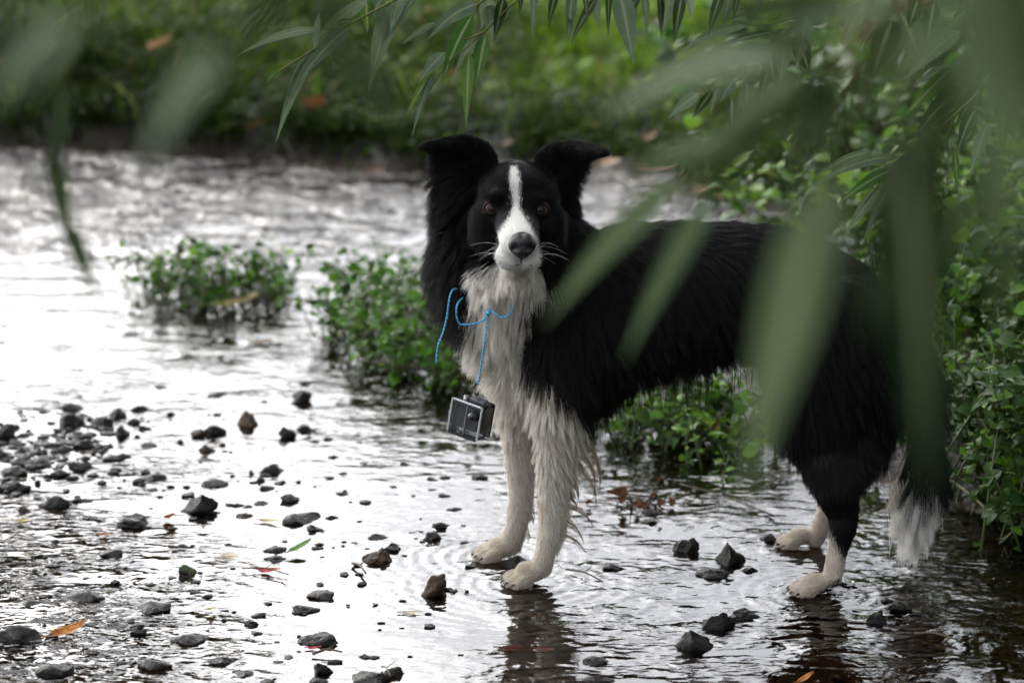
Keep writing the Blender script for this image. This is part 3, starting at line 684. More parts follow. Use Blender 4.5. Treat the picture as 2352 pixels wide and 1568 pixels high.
# ---- fur
# guides: px, py, Y, dx, dy(down), dY, length mm, lift, clump
G = [
 (1190, 525, -.22, 0, -1, .9, 4, .2, 0), (1150, 575, -.21, -1, -.25, .7, 5, .2, .1), (1235, 580, -.21, 1, -.25, .7, 5, .2, .1), (1190, 600, -.22, 0, .8, .5, 4, .2, 0),
 (1188, 480, -.18, 0, -1, .6, 6, .2, 0), (1188, 430, -.18, 0, -1, .3, 9, .25, 0), (1185, 385, -.13, 0, -1, .8, 12, .3, .1),
 (1130, 455, -.165, -.7, -.7, .3, 12, .3, .35), (1245, 458, -.165, .7, -.7, .3, 12, .3, .35), (1140, 515, -.18, -1, 0, .5, 10, .28, .35), (1235, 517, -.18, 1, 0, .5, 10, .28, .35),
 (1095, 500, -.14, -1, .2, .5, 14, .2, .2), (1285, 505, -.14, 1, .2, .5, 14, .2, .2), (1105, 550, -.14, -.8, .6, .4, 28, .3, .3), (1275, 555, -.14, .8, .6, .4, 28, .3, .3),
 (1120, 590, -.12, -.5, 1, .2, 34, .3, .4), (1262, 592, -.12, .5, 1, .2, 34, .3, .4),
 (1085, 470, -.09, -1, .55, .1, 44, .45, .35), (1300, 475, -.09, 1, .55, .1, 28, .4, .35), (1060, 440, -.08, -1, .9, .0, 44, .5, .4), (1305, 450, -.08, 1, .9, .0, 24, .4, .4),
 (1095, 540, -.07, -.9, .8, 0, 56, .5, .4), (1290, 540, -.07, .9, .8, 0, 34, .4, .4), (1110, 620, -.06, -.6, 1, 0, 62, .5, .4), (1150, 660, -.04, -.6, 1, .2, 62, .5, .4),
 (1140, 620, 0, -.6, 1, .3, 55, .4, .4), (1280, 640, -.12, .5, 1, -.1, 48, .4, .3), (1300, 560, -.1, .9, .6, 0, 45, .4, .3),
 (1185, 618, -.20, -.1, 1, -.3, 24, .45, .35), (1175, 640, -.13, -.15, 1, -.2, 44, .45, .55), (1215, 640, -.13, -.05, 1, -.2, 32, .25, .4), (1240, 625, -.14, -.15, 1, -.2, 20, .15, .3), (1230, 680, -.12, -.1, 1, -.1, 30, .2, .4),
 (1165, 700, -.1, -.25, 1, -.1, 46, .45, .6), (1150, 760, -.08, -.5, 1, -.1, 48, .5, .7), (1160, 830, -.06, -.45, 1, -.1, 46, .45, .75), (1210, 800, -.12, -.2, 1, -.1, 42, .35, .8),
 (1180, 900, -.04, -.2, 1, 0, 42, .35, .75), (1230, 880, -.12, 0, 1, -.1, 42, .35, .8), (1270, 900, -.15, .25, 1, -.1, 38, .3, .8), (1240, 960, -.08, 0, 1, 0, 32, .25, .75),
 (1300, 780, -.14, .35, 1, -.05, 38, .3, .5), (1330, 870, -.14, .5, 1, -.05, 38, .3, .5), (1330, 680, -.13, .6, .9, 0, 42, .3, .4),
 (1330, 560, -.03, 1, .2, 0, 40, .3, .3), (1420, 522, YB, 1, .2, 0, 34, .25, .3), (1600, 515, YB, 1, .25, 0, 34, .22, .3), (1750, 515, YB, 1, .3, 0, 32, .2, .3),
 (1420, 620, -.14, .7, .8, 0, 40, .25, .4), (1500, 740, -.15, .5, 1, 0, 42, .25, .5), (1620, 650, -.15, .6, .9, 0, 42, .22, .4), (1750, 700, -.14, .6, .9, 0, 40, .22, .4),
 (1380, 900, -.1, .3, 1, 0, 50, .35, .85), (1460, 870, -.08, .25, 1, 0, 38, .35, .85), (1600, 840, -.08, .25, 1, 0, 36, .35, .85), (1720, 815, -.08, .3, 1, 0, 34, .3, .8),
 (1500, 860, .03, .25, 1, 0, 38, .35, .85), (1650, 830, .03, .25, 1, 0, 36, .35, .85),
 (1880, 560, YB, 1, .6, 0, 32, .2, .3), (1980, 640, YB, .8, .9, 0, 36, .25, .3), (2060, 740, -.05, .5, 1, 0, 44, .3, .4),
 (1900, 700, -.15, .6, .8, 0, 36, .2, .4), (1900, 850, -.17, .4, 1, 0, 34, .2, .5), (2030, 880, -.14, .6, 1, 0, 46, .3, .5), (1980, 1000, -.14, .5, 1, 0, 32, .25, .5), (1800, 950, -.13, 0, 1, 0, 38, .3, .6),
 (1850, 1030, -.15, .2, 1, 0, 20, .2, .5), (1940, 1090, -.14, .3, 1, 0, 20, .2, .4), (1940, 1180, y2, .2, 1, 0, 10, .15, .3), (1915, 1260, y2, 0, 1, 0, 8, .15, .3), (1875, 1340, y2-.02, -.9, .4, -.2, 6, .15, .2),
 (1900, 1090, y3, .2, 1, 0, 16, .2, .3), (1895, 1180, y3, .1, 1, 0, 8, .15, .2), (1840, 1238, y3, -.9, .4, 0, 6, .15, .2),
 (1245, 1000, y0-.02, .1, 1, 0, 15, .2, .8), (1250, 1120, y0-.02, .1, 1, 0, 15, .2, .7), (1285, 1030, y0-.03, .6, 1, 0, 19, .22, .85), (1280, 1130, y0-.02, .5, 1, 0, 19, .22, .8),
 (1325, 990, y0+.01, .8, 1, 0, 36, .35, .9), (1305, 1080, y0+.01, .8, .9, 0, 30, .35, .9), (1292, 1150, y0+.01, .8, .9, 0, 24, .35, .9), (1290, 1210, y0+.01, .8, .7, 0, 18, .35, .85),
 (1260, 1200, y0-.02, 0, 1, 0, 9, .12, .4), (1248, 1270, y0-.02, -.2, 1, 0, 9, .12, .4), (1215, 1318, y0-.02, -.8, .5, -.3, 7, .15, .3),
 (1165, 1000, y1-.02, 0, 1, 0, 20, .24, .8), (1200, 1040, y1-.03, .3, 1, 0, 16, .18, .7), (1230, 1040, y1, .6, 1, 0, 22, .3, .9), (1222, 1140, y1, .7, .9, 0, 16, .3, .9),
 (1180, 1120, y1-.02, .05, 1, 0, 15, .2, .7), (1178, 1200, y1-.02, -.1, 1, 0, 11, .18, .6), (1150, 1255, y1-.02, -.8, .5, -.3, 7, .15, .3), (1205, 1225, y1, .8, .8, 0, 14, .3, .8),
 (2125, 850, -.06, .3, 1, 0, 60, .3, .4), (2140, 950, -.06, .1, 1, 0, 66, .28, .4), (2130, 1060, -.08, .0, 1, 0, 70, .22, .6), (2110, 1150, -.08, -.05, 1, 0, 76, .12, .75), (2090, 1090, -.07, -.3, 1, 0, 66, .25, .6),
 (1070, 385, -.12, -.5, -.6, -.1, 8, .12, .2), (1020, 350, -.13, -.9, -.2, 0, 7, .15, .2), (978, 340, -.14, -1, .05, 0, 7, .1, .5), (1386, 352, -.135, 1, .1, 0, 7, .1, .5), (1030, 430, -.09, -1, .5, 0, 26, .4, .5), (1110, 350, -.11, .1, -1, 0, 9, .2, .4), (1050, 322, -.12, -1, -.1, 0, 8, .12, .3), (1125, 400, -.12, .5, -.6, 0, 14, .3, .3),
 (1300, 370, -.12, .5, -.6, -.1, 10, .2, .2), (1360, 355, -.13, .9, -.1, 0, 7, .15, .2), (1320, 430, -.09, 1, .5, 0, 15, .35, .5), (1255, 350, -.11, 0, -1, 0, 9, .2, .4), (1330, 335, -.12, 1, -.1, 0, 8, .12, .3), (1240, 400, -.12, -.4, -.6, 0, 14, .3, .3),
]
GP = np.array([at(g[0], g[1], g[2])[:] for g in G])
GD = np.array([(g[3], g[5], -g[4]) for g in G], float); GD /= np.linalg.norm(GD, axis=1)[:, None]
GS = np.array([(g[6]/1000, g[7], g[8]) for g in G])
bodyme.calc_loop_triangles(); T = np.empty(len(bodyme.loop_triangles)*3, np.int32); bodyme.loop_triangles.foreach_get('vertices', T); T = T.reshape(-1, 3)
VN = np.empty(nv*3, np.float32); bodyme.vertices.foreach_get('normal', VN); VN = VN.reshape(-1, 3).astype(float)
A, B_, C_ = BV[T[:, 0]], BV[T[:, 1]], BV[T[:, 2]]
cen = (A+B_+C_)/3; area = np.linalg.norm(np.cross(B_-A, C_-A), axis=1)/2
fx, fy = proj(cen)
dens = np.ones(len(T)); headm = (fy < 640) & (fx > 960) & (fx < 1400)
dens[headm] = 3.2; dens[headm & (cen[:, 1] < -.13)] = 8
dens[(fy > 1000) & (fx < 1340)] = 3.0; dens[(fy > 1150) & (fx > 1700)] = 2.5; dens[(fx > 2030) & (fy > 1000)] = 7
back_ = VN[T[:, 0], 1] > .35; dens[back_] *= .35
dens *= cen[:, 2] > .004
prob = area*dens; prob /= prob.sum()
NS = 300000
ti = rng.choice(len(T), NS, p=prob); r1 = np.sqrt(rng.random(NS)); r2 = rng.random(NS)
wA, wB, wC = 1-r1, r1*(1-r2), r1*r2
P0 = A[ti]*wA[:, None]+B_[ti]*wB[:, None]+C_[ti]*wC[:, None]
N0 = VN[T[ti, 0]]*wA[:, None]+VN[T[ti, 1]]*wB[:, None]+VN[T[ti, 2]]*wC[:, None]; N0 /= np.linalg.norm(N0, axis=1)[:, None]+1e-9
E1a, E2a, NCa = np.array(E1), np.array(E2), np.array(NC)
keep = (np.linalg.norm((P0-E1a)*np.array((1, .6, 1.15)), axis=1) > .0128) & (np.linalg.norm((P0-E2a)*np.array((1, .6, 1.15)), axis=1) > .0128) & (np.linalg.norm((P0-NCa)*np.array((1, .8, 1)), axis=1) > .0185)
P0, N0 = P0[keep], N0[keep]; NS = len(P0)
def interp(P):
    D2 = ((P[:, None, :]-GP[None])**2).sum(2); Wt = 1/(D2+.0004)**2.2; Wt /= Wt.sum(1)[:, None]
    return Wt@GD, Wt@GS
DD = np.empty((NS, 3)); SS = np.empty((NS, 3))
for i in range(0, NS, 20000): DD[i:i+20000], SS[i:i+20000] = interp(P0[i:i+20000])
def strand_dirs(N, Dr, lift):
    t = Dr-N*(Dr*N).sum(1)[:, None]; t /= np.linalg.norm(t, axis=1)[:, None]+1e-6
    d = t*np.sqrt(1-lift**2)[:, None]+N*lift[:, None]; return d/np.linalg.norm(d, axis=1)[:, None]
D0 = strand_dirs(N0, DD, np.clip(SS[:, 1]*rng.uniform(.6, 1.4, NS), .05, .8))
L0 = SS[:, 0]*rng.uniform(.65, 1.15, NS)
_h = proj(P0)[1] < 612
white = np.where(_h, is_white(P0, 3.6), is_white(P0, 5.0))
_x, _y = proj(P0); onface = (P0[:, 1] < HY-.02) & (_y < 606) & (np.abs(_x-1190) < 75)
muz = onface & white; L0[muz] = np.minimum(L0[muz], .0055)
# clumps
step = np.where(L0 > .02, .0085, .004)
nc = 26000
ci = rng.choice(NS, nc, p=(1/(step**2*np.maximum(dens[ti[keep]], .3)))/(1/(step**2*np.maximum(dens[ti[keep]], .3))).sum(), replace=False)
kd = KDTree(nc)
for k in range(nc): kd.insert(P0[ci[k]], k)
kd.balance()
own = np.array([kd.find(p_)[1] for p_ in P0])
cj = rng.normal(0, .16, (nc, 3)); cl = rng.uniform(.8, 1.25, nc)
K = 6; s = np.linspace(0, 1, K)
def curve(P, D, L, droop=.28):
    g = np.array((0, 0, -1.0)); s_ = s[None, :, None]; return P[:, None, :]+L[:, None, None]*(D[:, None, :]*s_+g*droop*(s_**2)*np.minimum(1, L/.03)[:, None, None])
Dc = D0[ci]+cj*np.clip(SS[ci, 0]/.03, .25, 1)[:, None]; Dc /= np.linalg.norm(Dc, axis=1)[:, None]
CC = curve(P0[ci], Dc, SS[ci, 0]*cl*1.05)
Dj = D0+rng.normal(0, .10, (NS, 3)); Dj /= np.linalg.norm(Dj, axis=1)[:, None]
Dj = Dj*.6+Dc[own]*.4; Dj /= np.linalg.norm(Dj, axis=1)[:, None]
SC = curve(P0, Dj, L0)
cf = (SS[:, 2][:, None]*np.clip(s, 0, 1)[None, :]**1.3*.95)[..., None]
SC = SC*(1-cf)+(CC[own]+(SC-CC[own])*.12)*cf
pr = np.cross(Dj, rng.normal(0, 1, (NS, 3))); pr /= np.linalg.norm(pr, axis=1)[:, None]+1e-9
SC = SC+pr[:, None, :]*(np.clip(L0/.05, 0, 1)*.0016)[:, None, None]*(np.sin(s[None, :]*rng.uniform(4, 9, NS)[:, None]+rng.uniform(0, 6, NS)[:, None])*np.minimum(1, s*2)[None])[..., None]
SC[..., 2] = np.maximum(SC[..., 2], .001)
def hair_object(name, PTS, r0, mat, parent, label):
    n, k, _ = PTS.shape; hc = bpy.data.hair_curves.new(name); hc.add_curves([k]*n)
    hc.points.foreach_set('position', PTS.astype(np.float32).ravel())
    a = hc.attributes.get('radius') or hc.attributes.new('radius', 'FLOAT', 'POINT')
    prof = np.linspace(1, .18, k)[None, :]*np.asarray(r0).reshape(-1, 1)*np.ones((n, 1))
    a.data.foreach_set('value', prof.astype(np.float32).ravel())
    hc.materials.append(mat); o = bpy.data.objects.new(name, hc); COL.objects.link(o); o.parent = parent
    if label: o['label'] = label
    o['kind'] = 'stuff'; return o
def fur_mat(name, root, tip, rough, spec, var, trans=0, dirt=False):
    m = NT(name); hi = m.n('ShaderNodeHairInfo')
    c = m.mixc(hi.outputs['Intercept'], root, tip)
    if dirt:
        q_ = m.n('ShaderNodeSeparateXYZ'); m.l(m.pos(), q_.inputs[0])
        low = m.ramp(m.math('ADD', q_.outputs[2], m.math('MULTIPLY', m.noise(60, 3, m.pos()), .06)), [(.03, (.4, .4, .4)), (.085, (0, 0, 0))])
        c = m.mixc(low, c, (.33, .25, .16)); c = m.mixc(m.ramp(m.noise(28, 4, m.pos(), .7), [(.5, (0, 0, 0)), (.72, (.5, .5, .5))]), c, (.42, .33, .23))
    hv = m.n('ShaderNodeHueSaturation'); m.l(c, hv.inputs['Color']); m.l(m.math('MULTIPLY_ADD', hi.outputs['Random'], var*2, 1-var), hv.inputs['Value'])
    a = m.pbsdf(hv.outputs[0], rough, None, spec)
    if trans:
        t = m.n('ShaderNodeBsdfTranslucent'); m.l(hv.outputs[0], t.inputs[0]); a = m.mix(trans, a, t.outputs[0])
    return m.done(a)
M['fur_w'] = fur_mat('white_fur', (.62, .55, .46), (.88, .85, .78), .55, .35, .22, .4, True)
M['fur_f'] = fur_mat('face_fur', (.72, .70, .65), (.80, .78, .73), .6, .25, .08)
M['fur_b'] = fur_mat('black_fur', (.0025, .0022, .0022), (.0055, .005, .005), .36, .13, .3)
pxr, pyr = proj(P0); face = white & (pyr < 612) & (P0[:, 1] < HY-.02)
rad = np.where(L0 > .02, .00034, np.where(L0 > .009, .00028, .00024))
hair_object('black_fur', SC[~white], rad[~white], M['fur_b'], dog, 'glossy black coat over back, head and thighs')
tl_ = white & ~face & (pxr > 2010); wf_ = white & ~face & ~tl_
M['fur_t'] = fur_mat('tail_fur', (.62, .57, .50), (.92, .90, .86), .55, .35, .2, .35)
hair_object('white_fur', SC[wf_], rad[wf_], M['fur_w'], dog, 'cream white wet fur on chest and legs'); hair_object('tail_tip_fur', SC[tl_], rad[tl_], M['fur_t'], dog, 'long white hair at the end of the tail')
hair_object('blaze_fur', SC[face], rad[face], M['fur_f'], dog, 'clean white blaze and muzzle fur')
# wet wisps hanging behind legs and belly
WB, WW, WT, WL = [], [], [], []
def wisp(a, b_, n=22, spread=.008, bend=.25, out=WW, sw=3.0):
    a, b_ = Vector(a), Vector(b_); d = b_-a; L = d.length; side = Vector((d.z, 0, -d.x)).normalized()
    if side.x < 0: side = -side
    for _ in range(n):
        o1 = Vector((random.gauss(0, 1), random.gauss(0, 1), random.gauss(0, 1.3)))*spread; end = random.uniform(.6, 1)
        pts = []
        for k in range(9):
            t = k/8*end; q = a+d*t+side*(math.sin(math.pi*t)*L*bend)+o1*(1-t)**1.2+Vector((math.sin(t*sw*2), math.cos(t*5), 0))*.0012*t
            pts.append(q[:])
        out.append(pts)
def c3(x, y): return 999.6+x*.3, 940.8+y*.3
for (x1, y1_, x2, y2_, Y) in ((1120, 200, 1240, 680, y0), (1110, 300, 1200, 700, y0), (1060, 420, 1225, 775, y0), (1030, 520, 1080, 730, y0), (960, 720, 1215, 915, y0), (950, 820, 1140, 1055, y0), (930, 950, 1150, 1100, y0), (960, 640, 1090, 760, y0),
                             (1060, 120, 1235, 560, y0), (740, 540, 795, 640, y1), (700, 780, 745, 890, y1), (660, 900, 705, 1030, y1), (745, 380, 800, 520, y1), (1020, 350, 1150, 520, y0), (980, 600, 1080, 700, y0)):
    wisp(at(*c3(x1, y1_), Y+.005), at(*c3(x2, y2_), Y+.01), 18, .0042, .14, WL, .6)
for k in range(54):
    X = random.uniform(1370, 1760); yb = np.interp(X, [1370, 1450, 1560, 1680, 1760], [930, 890, 870, 850, 850]); Y = YB+random.uniform(-.07, .06); L = random.uniform(30, 85)*(1.2 if X < 1480 else 1)
    wisp(at(X-8, yb-35, Y), at(X+random.uniform(-5, 22), yb+L, Y), 12, .006, random.uniform(.0, .12), WW if 1440 < X < 1560 and random.random() < .6 else WB)
for k in range(46):   # loose locks at the neck and ear edges
    for sgn, X0 in ((-1, 1010), (1, 1302)):
        Y_ = random.uniform(430, 640) if sgn < 0 else random.uniform(420, 560)
        wisp(at(X0+random.uniform(-5, 18)*-sgn, Y_, random.uniform(-.10, -.03)), at(X0+sgn*random.uniform(4, 34), Y_+random.uniform(25, 62), -.07), 9, .005, random.uniform(-.1, .15), WB)
for k in range(10):   # white tips left of the chest
    Y_ = random.uniform(760, 900); X0 = np.interp(Y_, [760, 900], [1075, 1125])
    wisp(at(X0+18, Y_-20, -.07), at(X0-random.uniform(5, 35), Y_+random.uniform(15, 40), -.08), 10, .005, -.1, WW)
for k in range(20):   # tail tip strings
    X0 = random.uniform(2050, 2150); wisp(at(X0, 1130, -.07), at(X0+random.uniform(-14, 4), random.uniform(1235, 1305), -.07), 14, .008, .03, WT)
M['fur_l'] = fur_mat('soaked_fur', (.42, .34, .25), (.16, .11, .07), .35, .5, .25)
hair_object('soaked_locks', np.array(WL), .00055, M['fur_l'], dog, 'dark soaked feathering trailing behind the front legs')
hair_object('tail_locks', np.array(WT), .0004, M['fur_t'], dog, None); hair_object('wet_black_locks', np.array(WB), .0004, M['fur_b'], dog, None); hair_object('wet_white_locks', np.array(WW), .0004, M['fur_w'], dog, None)
WK = []
for sgn, X0, e in ((-1, 1160, -1), (1, 1228, 1)):
    for k in range(7):
        Y_ = 566+k*5; a = at(X0+random.uniform(-8, 8), Y_, HY-.125); b_ = at(X0+sgn*random.uniform(45, 85), Y_+random.uniform(-14, 22), HY-.11); WK.append([(a.lerp(b_, t)+Vector((0, 0, .006*math.sin(math.pi*t))))[:] for t in np.linspace(0, 1, 9)])
hair_object('whiskers', np.array(WK), .00020, M['fur_f'], dog, None)

# ------------------------------------------------------------------ blue string and the little camera hanging from it
m = NT('blue_string'); p = m.obj(); wv2 = m.n('ShaderNodeTexWave'); wv2.inputs['Scale'].default_value = 90; wv2.bands_direction = 'DIAGONAL'; m.l(p, wv2.inputs['Vector'])
M['string'] = m.done(m.pbsdf(m.ramp(wv2.outputs[0], [(.1, (.02, .18, .36)), (.8, (.08, .42, .68))]), .4))
def c2(x, y, Y): return at((1650+x*.44643)/1.7007, (1050+y*.44643)/1.7007, Y)
YS = -.165
st = empty('blue_string', c2(570, 380, YS), label='thin twisted blue string knotted round the neck with loose loops and a hanging end', cat='string')
def strand(pts, r):
    n = len(pts); P = smoothline(pts, 10); out = []
    a = [q+Vector((math.cos(i*.9), math.sin(i*.9)*.5, math.sin(i*.9)))*r*.55 for i, q in enumerate(P)]; b_ = [q-Vector((math.cos(i*.9), math.sin(i*.9)*.5, math.sin(i*.9)))*r*.55 for i, q in enumerate(P)]
    v1, f1 = tube(local(st, a), r*.75, 6); v2, f2 = tube(local(st, b_), r*.75, 6); return v1+v2, f1+[tuple(q+len(v1) for q in g) for g in f2]
for nm, pts in (('loose_end', [c2(300, 175, -.13), c2(262, 190, -.16), (c2(235, 270, YS)), c2(215, 420, YS), c2(180, 560, YS), c2(135, 680, YS), c2(122, 825, YS)]),
                ('left_loop', [c2(355, 250, -.12), c2(320, 290, YS), c2(300, 340, YS-.01), c2(302, 420, YS-.01), c2(330, 480, YS-.01), c2(420, 485, YS-.01), c2(510, 460, YS-.008), c2(550, 430, YS-.004), c2(580, 375, YS)]),
                ('right_loop', [c2(590, 345, YS), c2(640, 395, YS-.008), c2(690, 425, YS-.01), c2(750, 405, YS-.01), c2(785, 360, YS-.008), c2(775, 315, YS), c2(740, 290, -.12)]),
                ('hanging_cord', [c2(600, 325, -.14), c2(580, 370, YS), c2(570, 450, YS-.004), c2(545, 620, YS-.008), c2(520, 790, YS-.012), c2(505, 900, YS-.014), c2(488, 1010, YS-.016)]),
                ('neck_loop', [at(1105, 705, -.13), at(1190, 712, -.13), at(1240, 690, -.09), at(1290, 650, -.02), at(1260, 620, .04), at(1150, 650, .03), at(1085, 690, -.04), at(1105, 705, -.13)])):
    v, f = strand(pts, .0012); link(nm, mesh(nm, v, f, M['string']), st)
bm = bmesh.new(); bmesh.ops.create_icosphere(bm, subdivisions=2, radius=.0042); me = bpy.data.meshes.new('knot'); bm.to_mesh(me); bm.free(); me.materials.append(M['string']); link('knot', me, st).location = c2(578, 385, YS-.003)-st.location
# action camera in clear housing
def bevbox(sx, sy, sz, bev, seg=2):
    bm = bmesh.new(); bmesh.ops.create_cube(bm, size=1); bmesh.ops.scale(bm, vec=(sx, sy, sz), verts=bm.verts)
    bmesh.ops.bevel(bm, geom=bm.edges[:], offset=bev, segments=seg, affect='EDGES'); return bm
def bmo(name, bm, mat, parent, loc=(0, 0, 0), rot=(0, 0, 0)):
    me = bpy.data.meshes.new(name); bm.to_mesh(me); bm.free(); me.materials.append(mat); o = link(name, me, parent); o.location = loc; o.rotation_euler = rot; return o
M['cam_black'] = simple('black_plastic', (.012, .012, .013), .3, .5, .2)
M['cam_grey'] = simple('grey_plastic', (.16, .16, .17), .35, .5, .2)
M['cam_silver'] = simple('silver_metal', (.75, .75, .77), .25, .5, .1, Metallic=1.0)
m = NT('clear_plastic'); fr = m.n('ShaderNodeFresnel'); fr.inputs[0].default_value = 1.6; g_ = m.n('ShaderNodeBsdfGlossy'); g_.inputs['Roughness'].default_value = .05; t_ = m.n('ShaderNodeBsdfTransparent'); t_.inputs[0].default_value = (.82, .85, .85, 1)
M['clear'] = m.done(m.mix(m.math('MULTIPLY_ADD', fr.outputs[0], 1.0, .02), t_.outputs[0], g_.outputs[0]))
M['lens'] = simple('lens_glass', (.004, .004, .008), .04, .8, .1)
cp = c2(425, 1300, YS-.02)
ac = empty('action_camera', cp, label='small black action camera in a clear waterproof case hanging on the string', cat='camera')
ac.rotation_euler = (R(-4), R(9), R(-34)); ac.scale = (.84, .84, .9)
# local axes: x width, y depth (-y faces the viewer), z up
bmo('body', bevbox(.044, .020, .036, .003), M['cam_black'], ac, (0, 0, -.001))
bmo('front_panel', bevbox(.020, .002, .028, .0008), M['cam_black'], ac, (-.011, -.0112, -.002))
bmo('housing', bevbox(.064, .038, .058, .005), M['clear'], ac)
for sx_ in (-1, 1): bmo('frame_edge', bevbox(.0035, .004, .056, .001), M['cam_silver'], ac, (sx_*.0305, -.0185, 0))
bmo('frame_rail', bevbox(.058, .004, .0035, .001), M['cam_silver'], ac, (0, -.0185, .027)); bmo('frame_rail', bevbox(.058, .0045, .005, .001), M['cam_black'], ac, (0, -.0185, -.0275))
bmo('divider', bevbox(.003, .004, .050, .0008), M['cam_grey'], ac, (.002, -.0188, 0))
bmo('side_panel', bevbox(.003, .026, .046, .001), M['clear'], ac, (-.0318, .0, 0)); bmo('backdoor', bevbox(.062, .005, .056, .002), M['cam_black'], ac, (0, .0205, 0))
bm = bmesh.new(); bmesh.ops.create_cone(bm, cap_ends=True, segments=28, radius1=.0105, radius2=.0095, depth=.009); ln = bmo('lens_barrel', bm, M['cam_black'], ac, (.016, -.0205, .010), (R(90), 0, 0))
bm = bmesh.new(); bmesh.ops.create_uvsphere(bm, u_segments=20, v_segments=12, radius=.0072); bmo('lens', bm, M['lens'], ln, (0, 0, .0025))
bm = bmesh.new(); bmesh.ops.create_cone(bm, cap_ends=True, segments=18, radius1=.004, radius2=.004, depth=.005); bmo('shutter_button', bm, M['cam_silver'], ac, (-.016, 0, .0305))
bmo('latch', bevbox(.030, .016, .005, .0012), M['cam_grey'], ac, (.008, .004, .0305)); bmo('mount_tab', bevbox(.008, .012, .012, .002), M['clear'], ac, (.012, 0, .036))
bmo('hinge', bevbox(.05, .006, .006, .002), M['cam_black'], ac, (0, .018, -.031))

# ------------------------------------------------------------------ leaves and plants
def leaf_geo(a, b_, width, roll=0.0, sag=0.0, fold=.25, nseg=9, shape='willow', stalk=.04, up=None):
    a, b_ = Vector(a), Vector(b_); d = b_-a; L = d.length; t = d/L
    ref = (CAM-a).normalized() if up is None else up
    sd_ = t.cross(ref).normalized(); nn = sd_.cross(t).normalized()
    sd2 = sd_*math.cos(roll)+nn*math.sin(roll); n2_ = nn*math.cos(roll)-sd_*math.sin(roll)
    v, f = [], []
    for i in range(nseg+1):
        u_ = i/nseg; c = a+d*u_+Vector((0, 0, -1))*sag*L*math.sin(math.pi*u_)*-.5
        if shape == 'willow': w_ = width*.54*(math.sin(math.pi*min(1, u_**.66))**1.1)*(1 if u_ < .999 else 0)
        elif shape == 'round': w_ = width*.5*math.sqrt(max(0, 1-(2*u_-1)**2))
        else: w_ = width*.5*math.sin(math.pi*u_**.8)
        w_ = max(w_, width*.02)
        tw = .25*math.sin(u_*3+roll)
        s2 = sd2*math.cos(tw)+n2_*math.sin(tw)
        v += [c-s2*w_+n2_*w_*fold, c, c+s2*w_+n2_*w_*fold]
    for i in range(nseg):
        j = 3*i; f += [(j, j+1, j+4, j+3), (j+1, j+2, j+5, j+4)]
    return v, f
def add_leaf(parent, a, b_, width, mat, name='leaf', **k):
    v, f = leaf_geo(a, b_, width, **k); me = mesh(name, local(parent, v), f, mat)
    rb_ = me.attributes.new('rib', 'FLOAT', 'POINT'); rb_.data.foreach_set('value', [1.0 if i % 3 == 1 else 0.0 for i in range(len(v))])
    return link(name, me, parent)

def c6(x, y): return 470.4+x*.425, y*.425
def c7(x, y): return 1293.6+x*.5624, y*.5624
CS = {c6: .425*1.22, c7: .5624*1.08}
def willow(label, Y, leaves, twigs, conv, mat, wscale, cat='branch', jitY=.06, tw_r=.0016, mats=None, twmat='twig'):
    x0, y0_ = conv(*twigs[0][0]) if twigs else conv(*leaves[0][:2])
    e = empty('willow_branch', at(x0, y0_, Y), label=label, cat=cat, group='willow branches hanging over the stream')
    for tw in twigs:
        P = smoothline([at(*conv(*q), Y) for q in tw], 5); n = len(P)
        v, f = tube(local(e, P), [tw_r*(1.3-.8*i/n) for i in range(n)], 6); link('twig', mesh('twig', v, f, M[twmat]), e)
    for i, lf in enumerate(leaves):
        x1, y1_, x2, y2_, w_ = lf[:5]; dY = lf[5] if len(lf) > 5 else random.uniform(-jitY, jitY)*.7
        a = at(*conv(x1, y1_), Y); b_ = at(*conv(x2, y2_), Y+dY)
        mm = mats[i % len(mats)] if mats else mat
        if len(lf) > 6: mm = M[lf[6]]
        add_leaf(e, a, b_, w_*wscale*CS.get(conv, 1.0)*mpp(Y), mm, roll=random.uniform(-.35, .35) if conv in CS else random.uniform(-.15, .15), sag=random.uniform(.05, .22), fold=random.uniform(.1, .4), nseg=10)
    return e
W1 = M['willow']; WBr = M['willow_bright']
YW = .12
willow('sharp willow branch drooping left at the top, with a curled leaf at its end', YW,
       [(620, 155, 180, 298, 36), (880, 0, 590, 220, 50), (600, 265, 410, 640, 52), (780, 150, 510, 440, 60), (605, 260, 385, 768, 52), (410, 385, 330, 455, 30, 0, 'willow_bright'), (590, 270, 620, 60, 30), (800, 120, 690, 140, 24, 0, 'willow_bright')],
       [[(1080, -30), (1010, 10), (880, 80), (750, 150), (600, 260), (410, 380), (332, 452)], [(750, 150), (690, 155), (620, 155)]], c6, W1, 1.05)
willow('sharp willow twig with broad drooping leaves, second from the left at the top', YW+.03,
       [(965, -20, 890, 115, 66), (1035, 15, 885, 490, 84), (1100, 0, 935, 260, 56), (870, -10, 880, 180, 60, .03, 'willow_bright'), (1140, -10, 1065, 100, 30), (1060, -20, 1000, 180, 50)],
       [[(1180, -60), (1060, -10), (960, 30)]], c6, W1, 1.05)
